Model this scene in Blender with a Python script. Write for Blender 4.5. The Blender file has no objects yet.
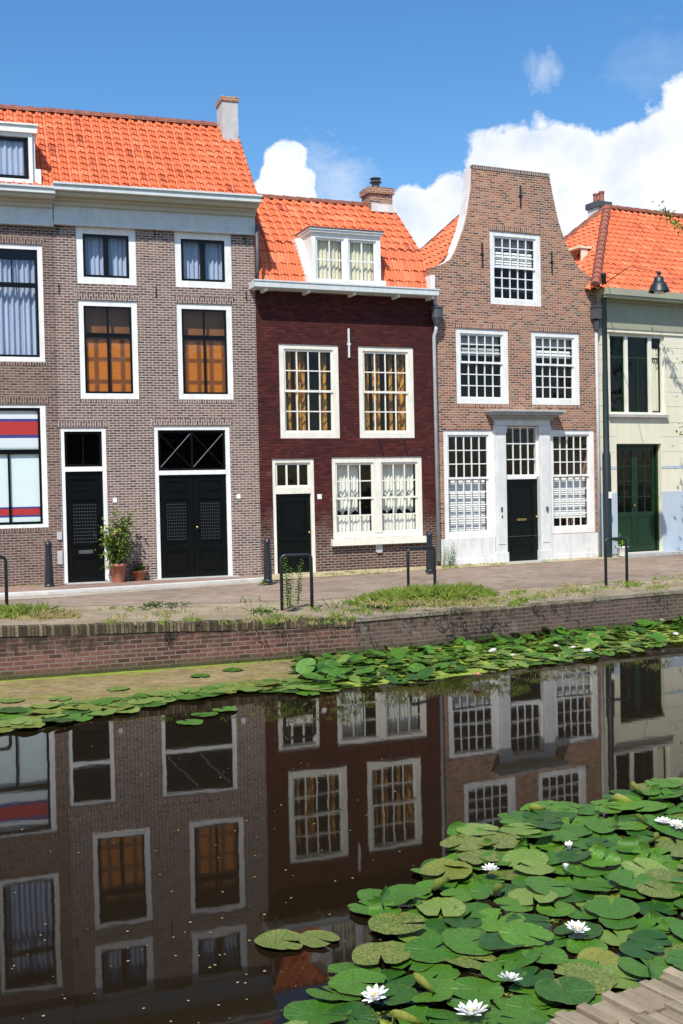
import bpy, math, random
from mathutils import Vector, Matrix, noise
R = math.radians
rnd = random.Random(11)
scene = bpy.context.scene
COL = scene.collection

# ------------------------------------------------------------------ camera (metres, water level z = 0)
F = 1107.0
CAM = Vector((0, 0, 2.4))
G = 0.66                                   # street level
CM = Matrix.Rotation(R(90 - 1.3), 3, 'X') @ Matrix.Rotation(R(-1.2), 3, 'Z')
cd = bpy.data.cameras.new('camera')
cam = bpy.data.objects.new('camera', cd); COL.objects.link(cam)
cam.matrix_world = Matrix.Translation(CAM) @ CM.to_4x4()
cd.sensor_fit = 'VERTICAL'; cd.sensor_height = 24; cd.lens = F / 1024 * 24
cd.clip_start = 0.05; cd.clip_end = 3000
scene.camera = cam

def sight(px, py): return CM @ Vector((px - 341.5, -(py - 512), -F))
def on_z(px, py, z):
    r = sight(px, py); return CAM + r * ((z - CAM.z) / r.z)

class Frame:
    """local frame of a facade: x along the wall, y into the house, z up from street level"""
    def __init__(s, o, a):
        s.o = Vector(o); s.a = a; s.M = Matrix.Rotation(R(a), 3, 'Z')
    def W(s, x, y, z): return s.o + s.M @ Vector((x, y, z))
    def plane(s, px, py, n, k):
        c = s.M.transposed() @ (CAM - s.o); r = s.M.transposed() @ sight(px, py); n = Vector(n)
        return c + r * ((k - n.dot(c)) / n.dot(r))
    def hit(s, px, py, d=0.0):
        p = s.plane(px, py, (0, 1, 0), d); return p.x, p.z
FA = Frame(on_z(63, 584, G), 18.5); WA = 3.902
FB = Frame(FA.W(WA, 0, 0), 22.0);   WB = 4.026
FC = Frame(FB.W(WB, 0, 0), 24.5);   WC = 4.274
FD = Frame(FC.W(WC, 0, 0), 27.0);   WD = 7.5

# ------------------------------------------------------------------ materials
class NT:
    def __init__(s, name):
        s.m = bpy.data.materials.new(name); s.m.use_nodes = True
        s.t = s.m.node_tree; s.t.nodes.clear()
        s.out = s.n('ShaderNodeOutputMaterial'); s.b = s.n('ShaderNodeBsdfPrincipled')
        s.l(s.b.outputs[0], s.out.inputs[0])
    def n(s, typ, **kw):
        x = s.t.nodes.new(typ)
        for k, v in kw.items(): setattr(x, k, v)
        return x
    def l(s, a, b): s.t.links.new(a, b)
    def put(s, sock, v):
        if isinstance(v, (int, float, tuple, list)):
            if isinstance(v, (tuple, list)) and len(v) == 3 and sock.type == 'RGBA': v = (*v, 1)
            sock.default_value = v
        else: s.l(v, sock)
    def math(s, op, a, b=0.0, c=0.0, clamp=False):
        x = s.n('ShaderNodeMath', operation=op, use_clamp=clamp)
        for i, v in enumerate((a, b, c)): s.put(x.inputs[i], v)
        return x.outputs[0]
    def mix(s, f, a, b, mode='MIX'):
        x = s.n('ShaderNodeMix', data_type='RGBA', blend_type=mode)
        s.put(x.inputs[0], f); s.put(x.inputs[6], a); s.put(x.inputs[7], b)
        return x.outputs[2]
    def coord(s, which='Object'): return s.n('ShaderNodeTexCoord').outputs[which]
    def map(s, v, scale=(1, 1, 1), loc=(0, 0, 0)):
        x = s.n('ShaderNodeMapping'); s.l(v, x.inputs[0]); x.inputs['Scale'].default_value = scale; x.inputs['Location'].default_value = loc
        return x.outputs[0]
    def noise(s, v, scale, detail=4, rough=0.55, dist=0.0):
        x = s.n('ShaderNodeTexNoise'); s.l(v, x.inputs['Vector'])
        x.inputs['Scale'].default_value = scale; x.inputs['Detail'].default_value = detail
        x.inputs['Roughness'].default_value = rough; x.inputs['Distortion'].default_value = dist
        return x.outputs[0]
    def ramp(s, f, stops, interp='LINEAR'):
        x = s.n('ShaderNodeValToRGB'); s.put(x.inputs[0], f); cr = x.color_ramp; cr.interpolation = interp
        while len(cr.elements) < len(stops): cr.elements.new(0.5)
        for e, (p, c) in zip(cr.elements, stops):
            e.position = p; e.color = (c, c, c, 1) if isinstance(c, (int, float)) else (*c, 1)
        return x.outputs[0]
    def bump(s, h, strength=0.3, dist=0.01):
        x = s.n('ShaderNodeBump'); s.put(x.inputs['Height'], h)
        x.inputs['Strength'].default_value = strength; x.inputs['Distance'].default_value = dist
        s.l(x.outputs[0], s.b.inputs['Normal'])
    def base(s, c, rough=0.6, spec=None, metal=0.0):
        s.put(s.b.inputs['Base Color'], c); s.put(s.b.inputs['Roughness'], rough); s.b.inputs['Metallic'].default_value = metal
        if spec is not None: s.b.inputs['Specular IOR Level'].default_value = spec

def paint(name, c, rough=0.5, var=0.12, scale=3.0, dirt=None, dirt_amt=0.0, bump=0.0, spec=None, metal=0.0):
    n = NT(name); v = n.coord()
    f = n.noise(v, scale, 6, 0.65)
    col = n.mix(n.ramp(f, [(0.3, 0.0), (0.7, 1.0)]), tuple(x * (1 - var) for x in c), tuple(min(1, x * (1 + var)) for x in c))
    if dirt:
        g = n.noise(n.map(v, (3.0, 3.0, 0.8)), 2.6, 8, 0.7)
        col = n.mix(n.math('MULTIPLY', n.ramp(g, [(0.45, 0.0), (0.75, 1.0)]), dirt_amt), col, dirt)
    n.base(col, rough, spec, metal)
    if bump: n.bump(n.noise(v, scale * 9, 5, 0.6), bump, 0.01)
    return n.m

def brick(name, stops, mortar, w=0.2, h=0.0625, ms=0.009, stain=(0.05, 0.04, 0.035), stain_amt=0.35, white=0.0, mottle=0.3, low=None, bumpv=0.5, moss=None):
    n = NT(name); uv = n.n('ShaderNodeUVMap'); uv.uv_map = 'UVMap'; v = uv.outputs[0]
    wob = n.n('ShaderNodeVectorMath', operation='SCALE'); wn = n.n('ShaderNodeTexNoise'); n.l(v, wn.inputs['Vector']); wn.inputs['Scale'].default_value = 3.0
    sub = n.n('ShaderNodeVectorMath', operation='SUBTRACT'); n.l(wn.outputs['Color'], sub.inputs[0]); sub.inputs[1].default_value = (0.5, 0.5, 0.5)
    n.l(sub.outputs[0], wob.inputs[0]); wob.inputs['Scale'].default_value = 0.016
    add = n.n('ShaderNodeVectorMath', operation='ADD'); n.l(v, add.inputs[0]); n.l(wob.outputs[0], add.inputs[1]); v2 = add.outputs[0]
    bt = n.n('ShaderNodeTexBrick'); n.l(v2, bt.inputs['Vector'])
    bt.inputs['Scale'].default_value = 1; bt.inputs['Brick Width'].default_value = w; bt.inputs['Row Height'].default_value = h
    bt.inputs['Mortar Size'].default_value = ms; bt.inputs['Mortar Smooth'].default_value = 0.25
    fac = bt.outputs['Fac']
    sx = n.n('ShaderNodeSeparateXYZ'); n.l(v2, sx.inputs[0])
    row = n.math('FLOOR', n.math('DIVIDE', sx.outputs[1], h))
    par = n.math('FLOORED_MODULO', row, 2.0)
    off = n.math('MULTIPLY', n.math('SUBTRACT', 1.0, par), 0.5)
    colm = n.math('FLOOR', n.math('ADD', n.math('DIVIDE', sx.outputs[0], w), off))
    cmb = n.n('ShaderNodeCombineXYZ'); n.l(colm, cmb.inputs[0]); n.l(row, cmb.inputs[1])
    wnz = n.n('ShaderNodeTexWhiteNoise', noise_dimensions='2D'); n.l(cmb.outputs[0], wnz.inputs['Vector'])
    c = n.ramp(wnz.outputs[0], stops)
    big = n.noise(v, 0.9, 6, 0.65); fine = n.noise(v, 34, 4, 0.7)
    c = n.mix(n.math('MULTIPLY', n.ramp(big, [(0.42, 0.0), (0.72, 1.0)]), stain_amt), c, stain)
    pt = n.noise(n.map(v, (1, 1, 1), (11, 4, 0)), .45, 3, .5); c = n.mix(1.0, c, n.ramp(pt, [(.35, (.82, .80, .80)), (.65, (1.12, 1.09, 1.04))]), 'MULTIPLY')
    c = n.mix(mottle, c, n.ramp(fine, [(0.25, 0.35), (0.75, 1.6)]), 'MULTIPLY')
    if low:      # bare weathered brick where the paint has worn off along the foot of the wall
        edge = n.math('ADD', sx.outputs[1], n.math('MULTIPLY', n.math('SUBTRACT', n.noise(v, 3.0, 8, 0.75), 0.5), 2.2))
        m = n.ramp(n.math('DIVIDE', edge, 4.0), [(0.10, 1.0), (0.32, 0.0)])
        c = n.mix(m, c, n.mix(wnz.outputs[0], low[0], low[1]))
        mort = n.mix(m, (*mortar, 1), (*low[2], 1))
    else: mort = mortar
    c = n.mix(fac, c, mort)
    if white:    # lime bloom
        b2 = n.noise(n.map(v, (1.0, 0.7, 1), (3, 7, 0)), 1.7, 9, 0.8)
        c = n.mix(n.math('MULTIPLY', n.ramp(b2, [(0.58, 0.0), (0.78, 1.0)]), white), c, (0.55, 0.52, 0.48))
    if moss is not None:    # moss and soot run down from the capping, slime at the waterline
        dr = n.noise(n.map(v, (1, .35, 1)), 5.5, 8, .8); blob_ = n.noise(n.map(v, (1, 1, 1), (7, 1, 0)), 1.3, 6, .7)
        e = n.math('ADD', n.math('ADD', n.math('MULTIPLY', n.math('SUBTRACT', sx.outputs[1], moss), 1.6), n.math('MULTIPLY', n.math('SUBTRACT', dr, .5), 1.5)), n.math('MULTIPLY', n.math('SUBTRACT', blob_, .5), 1.6))
        c = n.mix(n.ramp(e, [(-.05 + .05, 0.0), (.32, .85)]), c, (.028, .026, .016))
        wl = n.math('ADD', sx.outputs[1], n.math('MULTIPLY', n.math('SUBTRACT', dr, .5), .12))
        c = n.mix(n.ramp(wl, [(.03, .8), (.13, 0.0)]), c, (.05, .06, .02))
    n.base(c, 0.85, 0.25)
    n.bump(n.math('SUBTRACT', n.math('MULTIPLY', fine, 0.3), fac), bumpv, 0.008)
    return n.m

def tilemat(name, base, dark, light, pw=0.04):
    n = NT(name); uv = n.n('ShaderNodeUVMap'); uv.uv_map = 'UVMap'
    fl = n.n('ShaderNodeVectorMath', operation='FLOOR'); n.l(uv.outputs[0], fl.inputs[0])
    wn = n.n('ShaderNodeTexWhiteNoise', noise_dimensions='2D'); n.l(fl.outputs[0], wn.inputs['Vector'])
    c = n.ramp(wn.outputs[0], [(0.0, dark), (0.09, base), (0.78, base), (1.0, light)])
    g = n.noise(n.coord(), 1.6, 7, 0.7); f = n.noise(n.coord(), 22, 4, 0.6)
    c = n.mix(n.math('MULTIPLY', n.ramp(g, [(0.5, 0.0), (0.8, 1.0)]), 0.28), c, (0.16, 0.07, 0.035))
    c = n.mix(0.35, c, n.ramp(f, [(0.25, 0.6), (0.75, 1.3)]), 'MULTIPLY')
    n.base(c, 0.6, 0.35)
    return n.m

def fabric(name, c, var=0.25, sx=14.0, rough=0.9, trans=0.0):
    n = NT(name); v = n.coord()
    f = n.noise(n.map(v, (sx, sx, 0.8)), 1.0, 3, 0.5)
    n.base(n.mix(f, tuple(x * (1 - var) for x in c), tuple(min(1, x * (1 + var)) for x in c)), rough, 0.1)
    return n.m

def drape():
    n = NT('ochre_drape'); v = n.coord(); a = n.noise(n.map(v, (16, 16, 1)), 1.0, 3); b = n.noise(n.map(v, (9, 9, 5)), 1.0, 3, .6)
    c = n.mix(n.ramp(b, [(.40, 0.0), (.58, 1.0)]), (.20, .075, .018), (.60, .30, .06)); c = n.mix(.7, c, n.ramp(a, [(.3, .45), (.7, 1.45)]), 'MULTIPLY'); n.base(c, .9, .1); return n.m
M = {}
M['brick_a'] = brick('grey_brown_brick', [(0, (.085, .052, .047)), (.3, (.155, .09, .075)), (.7, (.195, .118, .096)), (1, (.24, .155, .125))], (.44, .395, .35), w=.145, h=.049, ms=.008, white=.18)
M['brick_z'] = brick('brown_brick', [(0, (.07, .042, .036)), (.4, (.135, .076, .06)), (1, (.2, .12, .095))], (.33, .28, .24), w=.145, h=.049, ms=.007)
M['brick_b'] = brick('dark_red_painted_brick', [(0, (.05, .010, .009)), (.5, (.085, .017, .013)), (1, (.125, .028, .02))], (.05, .013, .014), w=.16, h=.055, ms=.008, stain=(.022, .007, .009), stain_amt=.75, white=.22,
                     low=((.05, .028, .022), (.12, .06, .045), (.30, .25, .21)), bumpv=.7)
M['brick_c'] = brick('orange_brown_brick', [(0, (.085, .05, .045)), (.25, (.27, .095, .050)), (.6, (.41, .155, .078)), (.85, (.45, .225, .14)), (1, (.16, .09, .08))], (.42, .355, .28), w=.15, h=.052, ms=.0085, stain=(.13, .085, .07), stain_amt=.35, white=.3)
M['brick_quay'] = brick('quay_brick', [(0, (.07, .033, .028)), (.3, (.15, .062, .047)), (.8, (.21, .095, .072)), (1, (.11, .055, .045))], (.20, .165, .135), w=.175, h=.060, ms=.008, stain=(.04, .032, .022), stain_amt=.8, white=.3, moss=.37)
M['brick_quay_grey'] = brick('grey_quay_brick', [(0, (.09, .06, .05)), (.5, (.15, .10, .08)), (1, (.12, .075, .065))], (.17, .14, .115), w=.175, h=.060, ms=.008, stain=(.05, .047, .03), stain_amt=.75, white=.6, moss=.43)
M['brick_cap'] = brick('mossy_soldier_brick', [(0, (.05, .04, .025)), (.5, (.13, .10, .062)), (1, (.27, .21, .135))], (.04, .035, .022), w=.3, h=.05, ms=.007, stain=(.02, .02, .011), stain_amt=.97, mottle=.9)
M['tile'] = tilemat('orange_pantile', (.64, .150, .058), (.40, .085, .042), (.73, .23, .11))
M['ridge'] = paint('dark_ridge_tile', (.30, .10, .06), .7, .4, 9, (.09, .06, .05), .6)
M['white'] = paint('white_paint', (.80, .80, .77), .5, .06, 4, (.44, .41, .34), .42, .08)
M['white_grey'] = paint('grey_white_paint', (.68, .69, .66), .55, .06, 4, (.38, .37, .33), .4, .08)
M['cream'] = paint('cream_paint', (.80, .77, .66), .5, .06, 4, (.44, .40, .30), .42, .08)
M['grey_paint'] = paint('pale_grey_paint', (.60, .64, .63), .5, .06, 3, (.32, .33, .31), .35)
M['ochre_paint'] = paint('ochre_grey_moulding_paint', (.50, .47, .36), .5, .06, 3)
M['black_green'] = paint('black_green_paint', (.0025, .0045, .0045), .3, .3, 5, spec=.25)
M['black_door'] = paint('black_door_paint', (.002, .003, .003), .35, .3, 5, spec=.22)
M['green_door'] = paint('bottle_green_paint', (.005, .027, .009), .35, .2, 5)
M['iron'] = paint('dark_iron', (.012, .016, .02), .42, .3, 12, spec=.5)
M['pole'] = paint('dark_teal_iron', (.011, .021, .023), .45, .25, 6)
M['zinc'] = paint('zinc', (.42, .43, .44), .5, .15, 5)
M['lead'] = paint('lead', (.07, .075, .085), .5, .25, 6)
M['plaster_grey'] = paint('grey_plaster', (.50, .50, .49), .9, .15, 3, (.2, .19, .18), .4)
M['plaster_white'] = paint('white_plaster', (.70, .70, .68), .85, .07, 2, (.36, .34, .30), .6, .15)
M['stone'] = paint('grey_stone', (.42, .42, .40), .8, .12, 3, (.2, .19, .17), .5)
M['stucco'] = paint('cream_stucco', (.75, .715, .55), .85, .05, 1.6, (.45, .40, .26), .3, .12)
M['stucco_line'] = paint('stucco_line', (.62, .585, .43), .85, .05, 2)
M['stucco_blue'] = paint('pale_blue_stucco', (.45, .53, .60), .85, .06, 2, (.3, .33, .38), .35, .12)
M['olive'] = paint('olive_grey_paint', (.34, .345, .24), .6, .08, 2, (.2, .2, .14), .3)
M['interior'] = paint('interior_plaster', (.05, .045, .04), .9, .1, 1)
M['lace'] = fabric('sky_tinted_lace', (.40, .46, .60), .45)  # blue shade and sky reflection put into the curtain colour
M['lace_white'] = fabric('white_lace', (.78, .77, .70), .22)
M['lace_cream'] = fabric('cream_curtain', (.72, .67, .50), .3)
M['blind'] = fabric('white_blind', (.80, .80, .78), .05, 2)
M['blind_grey'] = fabric('grey_blind', (.42, .43, .42), .1, 2)
M['brown_reflection'] = fabric('brown_reflection', (.22, .085, .03), .6, 3)  # brown roof reflection of the upper panes, put into a board's colour
M['drape'] = drape()
M['frost'] = paint('frosted_panel', (.74, .84, .83), .5, .03, 2)
M['red_band'] = paint('red_band', (.50, .035, .03), .5, .05, 2)
M['blue_band'] = paint('blue_band', (.05, .05, .24), .5, .05, 2)
M['white_band'] = paint('white_band', (.78, .80, .82), .5, .03, 2)
M['brass'] = paint('brass', (.5, .36, .12), .35, .1, 8, metal=1.0)
M['terracotta'] = paint('terracotta', (.36, .11, .055), .8, .2, 7, (.4, .27, .2), .4)
M['soil'] = paint('potting_soil', (.03, .02, .013), .95, .3, 12)

def wood_blind():
    n = NT('orange_reflection_panel'); v = n.coord()
    bt = n.n('ShaderNodeTexBrick'); n.l(n.map(v, (1, 1, 1)), bt.inputs['Vector'])
    sx = n.n('ShaderNodeSeparateXYZ'); n.l(v, sx.inputs[0]); cb = n.n('ShaderNodeCombineXYZ'); n.l(sx.outputs[0], cb.inputs[0]); n.l(sx.outputs[2], cb.inputs[1])
    n.l(cb.outputs[0], bt.inputs['Vector']); bt.offset = 0.0
    for k, x in (('Scale', 1), ('Brick Width', .25), ('Row Height', .43), ('Mortar Size', .062), ('Mortar Smooth', .6)): bt.inputs[k].default_value = x
    g = n.noise(n.map(v, (1, 1, 40)), 2, 3)
    c = n.mix(bt.outputs['Fac'], n.mix(g, (.60, .19, .010), (.36, .095, .006)), (.17, .05, .007))
    n.base(c, .6); return n.m
M['wood_blind'] = wood_blind()

def glassmat():
    n = NT('window_glass'); n.t.nodes.remove(n.b)
    tr = n.n('ShaderNodeBsdfTransparent'); tr.inputs[0].default_value = (.94, .96, .95, 1)
    gl = n.n('ShaderNodeBsdfGlossy'); gl.inputs['Roughness'].default_value = 0.0
    bp = n.n('ShaderNodeBump'); n.l(n.noise(n.coord(), 2.2, 2), bp.inputs['Height']); bp.inputs['Strength'].default_value = .12; bp.inputs['Distance'].default_value = .05
    n.l(bp.outputs[0], gl.inputs['Normal'])
    fr = n.n('ShaderNodeFresnel'); geo = n.n('ShaderNodeNewGeometry'); n.l(n.math('MULTIPLY_ADD', geo.outputs['Backfacing'], -.8333, 1.5), fr.inputs[0])
    mx = n.n('ShaderNodeMixShader'); n.l(n.math('MULTIPLY', fr.outputs[0], .75), mx.inputs[0]); n.l(tr.outputs[0], mx.inputs[1]); n.l(gl.outputs[0], mx.inputs[2])
    n.l(mx.outputs[0], n.out.inputs[0]); return n.m
M['glass'] = glassmat()

def watermat():
    n = NT('canal_water'); v = n.coord()
    n.base((.0105, .0068, .003), .025); n.b.inputs['IOR'].default_value = 1.2
    a = n.noise(n.map(v, (1, .8, 1)), 1.1, 2, .45); b = n.noise(v, 4.5, 2, .5)
    n.bump(n.math('ADD', a, n.math('MULTIPLY', b, .22)), .16, .007); return n.m
M['water'] = watermat()

def padmat(name, c1, c2, blotch=None, thr=.55, under=(.27, .28, .055)):
    n = NT(name); uv = n.n('ShaderNodeUVMap'); uv.uv_map = 'UVMap'
    sx = n.n('ShaderNodeSeparateXYZ'); n.l(uv.outputs[0], sx.inputs[0])
    vein = n.ramp(n.math('ABSOLUTE', n.math('SINE', n.math('MULTIPLY', sx.outputs[0], math.pi * 17))), [(0.0, 1.0), (0.16, 0.0)])
    oi = n.n('ShaderNodeObjectInfo'); v = n.coord()
    vv = n.n('ShaderNodeVectorMath', operation='ADD'); n.l(v, vv.inputs[0]); n.l(oi.outputs['Location'], vv.inputs[1]); v = vv.outputs[0]
    c = n.mix(oi.outputs['Random'], c1, c2)
    c = n.mix(n.math('MULTIPLY', n.ramp(n.noise(v, 9, 5, .65), [(.35, 0.0), (.7, 1.0)]), .75), c, tuple(x * .5 for x in c1))
    c = n.mix(n.math('MULTIPLY', vein, .42), c, tuple(min(1, x * 1.9) for x in c2))
    rim = n.ramp(n.math('ADD', sx.outputs[1], n.math('MULTIPLY', n.math('SUBTRACT', n.noise(v, 16, 5, .7), .5), .35)), [(.93, 0.0), (1.02, 1.0)])
    c = n.mix(n.math('MULTIPLY', rim, .4), c, (.13, .12, .03))
    sp = n.noise(v, 60, 3, .6); c = n.mix(n.math('MULTIPLY', n.ramp(sp, [(.66, 0.0), (.72, 1.0)]), n.math('MULTIPLY', n.ramp(n.noise(v, 5, 3), [(.48, 0.0), (.64, 1.0)]), .7)), c, (.24, .24, .06))
    if blotch:
        bm = n.ramp(n.noise(v, 11, 7, .75), [(thr, 0.0), (thr + .06, 1.0)])
        c = n.mix(bm, c, n.mix(n.noise(v, 40, 3), blotch, (.16, .12, .035)))
    geo = n.n('ShaderNodeNewGeometry')
    c = n.mix(geo.outputs['Backfacing'], c, under)
    n.base(c, n.ramp(n.noise(v, 14, 4), [(.3, .2), (.7, .42)]), .5)
    n.bump(n.math('ADD', n.math('MULTIPLY', vein, -.7), n.noise(v, 20, 4)), .6, .008)
    return n.m
M['pad'] = padmat('lily_pad_green', (.042, .138, .008), (.105, .245, .018))
M['pad_dark'] = padmat('lily_pad_deep_green', (.018, .078, .006), (.045, .135, .012))
M['pad_pale'] = padmat('lily_pad_pale', (.14, .235, .035), (.21, .29, .06))
M['pad_blotch'] = padmat('lily_pad_blotched', (.07, .145, .02), (.10, .17, .03), (.36, .33, .06), .5)
M['pad_yellow'] = padmat('lily_pad_yellowing', (.16, .20, .025), (.24, .24, .04), (.33, .22, .03), .6)

def leafmat(name, c1, c2):
    n = NT(name); oi = n.n('ShaderNodeNewGeometry')
    c = n.mix(oi.outputs['Random Per Island'], c1, c2); n.base(c, .5, .3)
    tl = n.n('ShaderNodeBsdfTranslucent'); n.l(c, tl.inputs[0]); mx = n.n('ShaderNodeMixShader'); mx.inputs[0].default_value = .3
    n.l(n.b.outputs[0], mx.inputs[1]); n.l(tl.outputs[0], mx.inputs[2]); n.l(mx.outputs[0], n.out.inputs[0]); return n.m
M['leaf'] = leafmat('leaf_green', (.035, .085, .015), (.10, .19, .03))
M['leaf_mid'] = leafmat('leaf_mid', (.05, .12, .018), (.15, .26, .04))
M['leaf_bright'] = leafmat('leaf_bright', (.09, .20, .02), (.20, .32, .05))
M['leaf_yellow'] = leafmat('leaf_yellow', (.45, .38, .04), (.6, .45, .04))
M['grass'] = leafmat('grass_blade', (.15, .24, .03), (.34, .42, .08))
M['grass_dry'] = leafmat('dry_grass_blade', (.38, .33, .13), (.55, .46, .22))
M['fleck'] = paint('drifting_fleck', (.30, .25, .10), .8, .3, 20)
M['petal'] = paint('white_petal', (.85, .84, .82), .5, .03, 9)
M['petal_pink'] = paint('pale_orange_petal', (.75, .42, .25), .5, .05, 9)
M['stamen'] = paint('yellow_stamen', (.75, .50, .03), .6, .1, 20)
M['red_flower'] = paint('red_flower', (.5, .03, .04), .6, .1, 9)
M['bark'] = paint('bark', (.11, .085, .06), .9, .3, 8, bump=.5)

# ------------------------------------------------------------------ mesh helpers
class MB:
    def __init__(s): s.v = []; s.f = []; s.uv = []; s.mi = []
    def face(s, pts, uv=None, mi=0):
        i = len(s.v); s.v += [tuple(p) for p in pts]; s.f.append(tuple(range(i, i + len(pts)))); s.uv.append(uv); s.mi.append(mi)
    def box(s, x0, x1, y0, y1, z0, z1, mi=0, rot=False):
        P = lambda a, b, c: (x1 if a else x0, y1 if b else y0, z1 if c else z0)
        for q in (((0,0,0),(1,0,0),(1,0,1),(0,0,1)), ((1,1,0),(0,1,0),(0,1,1),(1,1,1)), ((0,1,0),(0,0,0),(0,0,1),(0,1,1)),
                  ((1,0,0),(1,1,0),(1,1,1),(1,0,1)), ((0,0,1),(1,0,1),(1,1,1),(0,1,1)), ((0,1,0),(1,1,0),(1,0,0),(0,0,0))):
            pts = [P(*k) for k in q]; uv = None
            if rot: uv = [(p[2], p[0]) if q[0][1] == q[2][1] else (p[1], p[0]) for p in pts]
            s.face(pts, uv, mi)
    def cbox(s, c, sx, sy, sz, M3=None, mi=0):
        i0 = len(s.v); s.box(-sx/2, sx/2, -sy/2, sy/2, -sz/2, sz/2, mi); c = Vector(c)
        for k in range(i0, len(s.v)):
            p = Vector(s.v[k]); s.v[k] = tuple((M3 @ p if M3 else p) + c)
    def ring(s, u0, u1, z0, z1, w, y0, y1, mi=0, wb=None, wt=None):
        wb = w if wb is None else wb; wt = w if wt is None else wt
        s.box(u0, u0 + w, y0, y1, z0, z1, mi); s.box(u1 - w, u1, y0, y1, z0, z1, mi)
        s.box(u0 + w, u1 - w, y0 + .0015, y1, z0, z0 + wb, mi); s.box(u0 + w, u1 - w, y0 + .0015, y1, z1 - wt, z1, mi)
    def tube(s, pts, r, n=8, mi=0, caps=True):
        pts = [Vector(p) for p in pts]; rs = r if isinstance(r, (list, tuple)) else [r] * len(pts); rings = []
        up = None
        for i, p in enumerate(pts):
            t = (pts[min(i + 1, len(pts) - 1)] - pts[max(i - 1, 0)]).normalized()
            a = t.orthogonal().normalized() if up is None else (up - t * up.dot(t)).normalized()
            up = a; b = t.cross(a); base = len(s.v)
            for k in range(n):
                an = 2 * math.pi * k / n; s.v.append(tuple(p + (a * math.cos(an) + b * math.sin(an)) * rs[i]))
            rings.append(base)
        for a, b in zip(rings, rings[1:]):
            for k in range(n):
                s.f.append((a + k, a + (k + 1) % n, b + (k + 1) % n, b + k)); s.uv.append(None); s.mi.append(mi)
        if caps:
            for q, rev in ((rings[0], True), (rings[-1], False)):
                idx = list(range(q, q + n)); s.f.append(tuple(idx[::-1] if rev else idx)); s.uv.append(None); s.mi.append(mi)
    def lathe(s, prof, n=16, c=(0, 0, 0), mi=0):
        rings = []
        for r, z in prof:
            base = len(s.v); rings.append(base)
            for k in range(n):
                an = 2 * math.pi * k / n; s.v.append((c[0] + r * math.cos(an), c[1] + r * math.sin(an), c[2] + z))
        for a, b in zip(rings, rings[1:]):
            for k in range(n):
                s.f.append((a + k, a + (k + 1) % n, b + (k + 1) % n, b + k)); s.uv.append(None); s.mi.append(mi)
        s.f.append(tuple(range(rings[-1], rings[-1] + n))); s.uv.append(None); s.mi.append(mi)
    def mesh(s, name, mats):
        me = bpy.data.meshes.new(name); me.from_pydata(s.v, [], s.f)
        for m in (mats if isinstance(mats, (list, tuple)) else [mats]): me.materials.append(m)
        lay = me.uv_layers.new(name='UVMap').data
        for p, uv, mi in zip(me.polygons, s.uv, s.mi):
            p.material_index = mi; nx, ny, nz = map(abs, p.normal)
            for j, li in enumerate(p.loop_indices):
                if uv: lay[li].uv = uv[j]
                else:
                    v = me.vertices[me.loops[li].vertex_index].co
                    lay[li].uv = (v.x, v.z) if ny >= nx and ny >= nz else ((v.y, v.z) if nx >= nz else (v.x, v.y))
        return me
    def build(s, name, mats, parent=None, smooth=False, bevel=0.0):
        me = s.mesh(name, mats)
        if smooth:
            for p in me.polygons: p.use_smooth = True
        o = bpy.data.objects.new(name, me); COL.objects.link(o)
        if parent: o.parent = parent
        if bevel:
            b = o.modifiers.new('bevel', 'BEVEL'); b.width = bevel; b.segments = 2; b.limit_method = 'ANGLE'
        return o

def tag(o, label=None, cat=None, group=None, kind=None):
    if label: o['label'] = label
    if cat: o['category'] = cat
    if group: o['group'] = group
    if kind: o['kind'] = kind
    return o
def empty(name, loc, rz, label, cat, group=None):
    o = bpy.data.objects.new(name, None); COL.objects.link(o); o.location = loc; o.rotation_euler = (0, 0, rz); o.empty_display_size = .3
    return tag(o, label, cat, group)
def copy_tree(o, parent=None):
    c = o.copy(); COL.objects.link(c)
    if parent: c.parent = parent
    for ch in o.children: copy_tree(ch, c)
    return c

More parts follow.
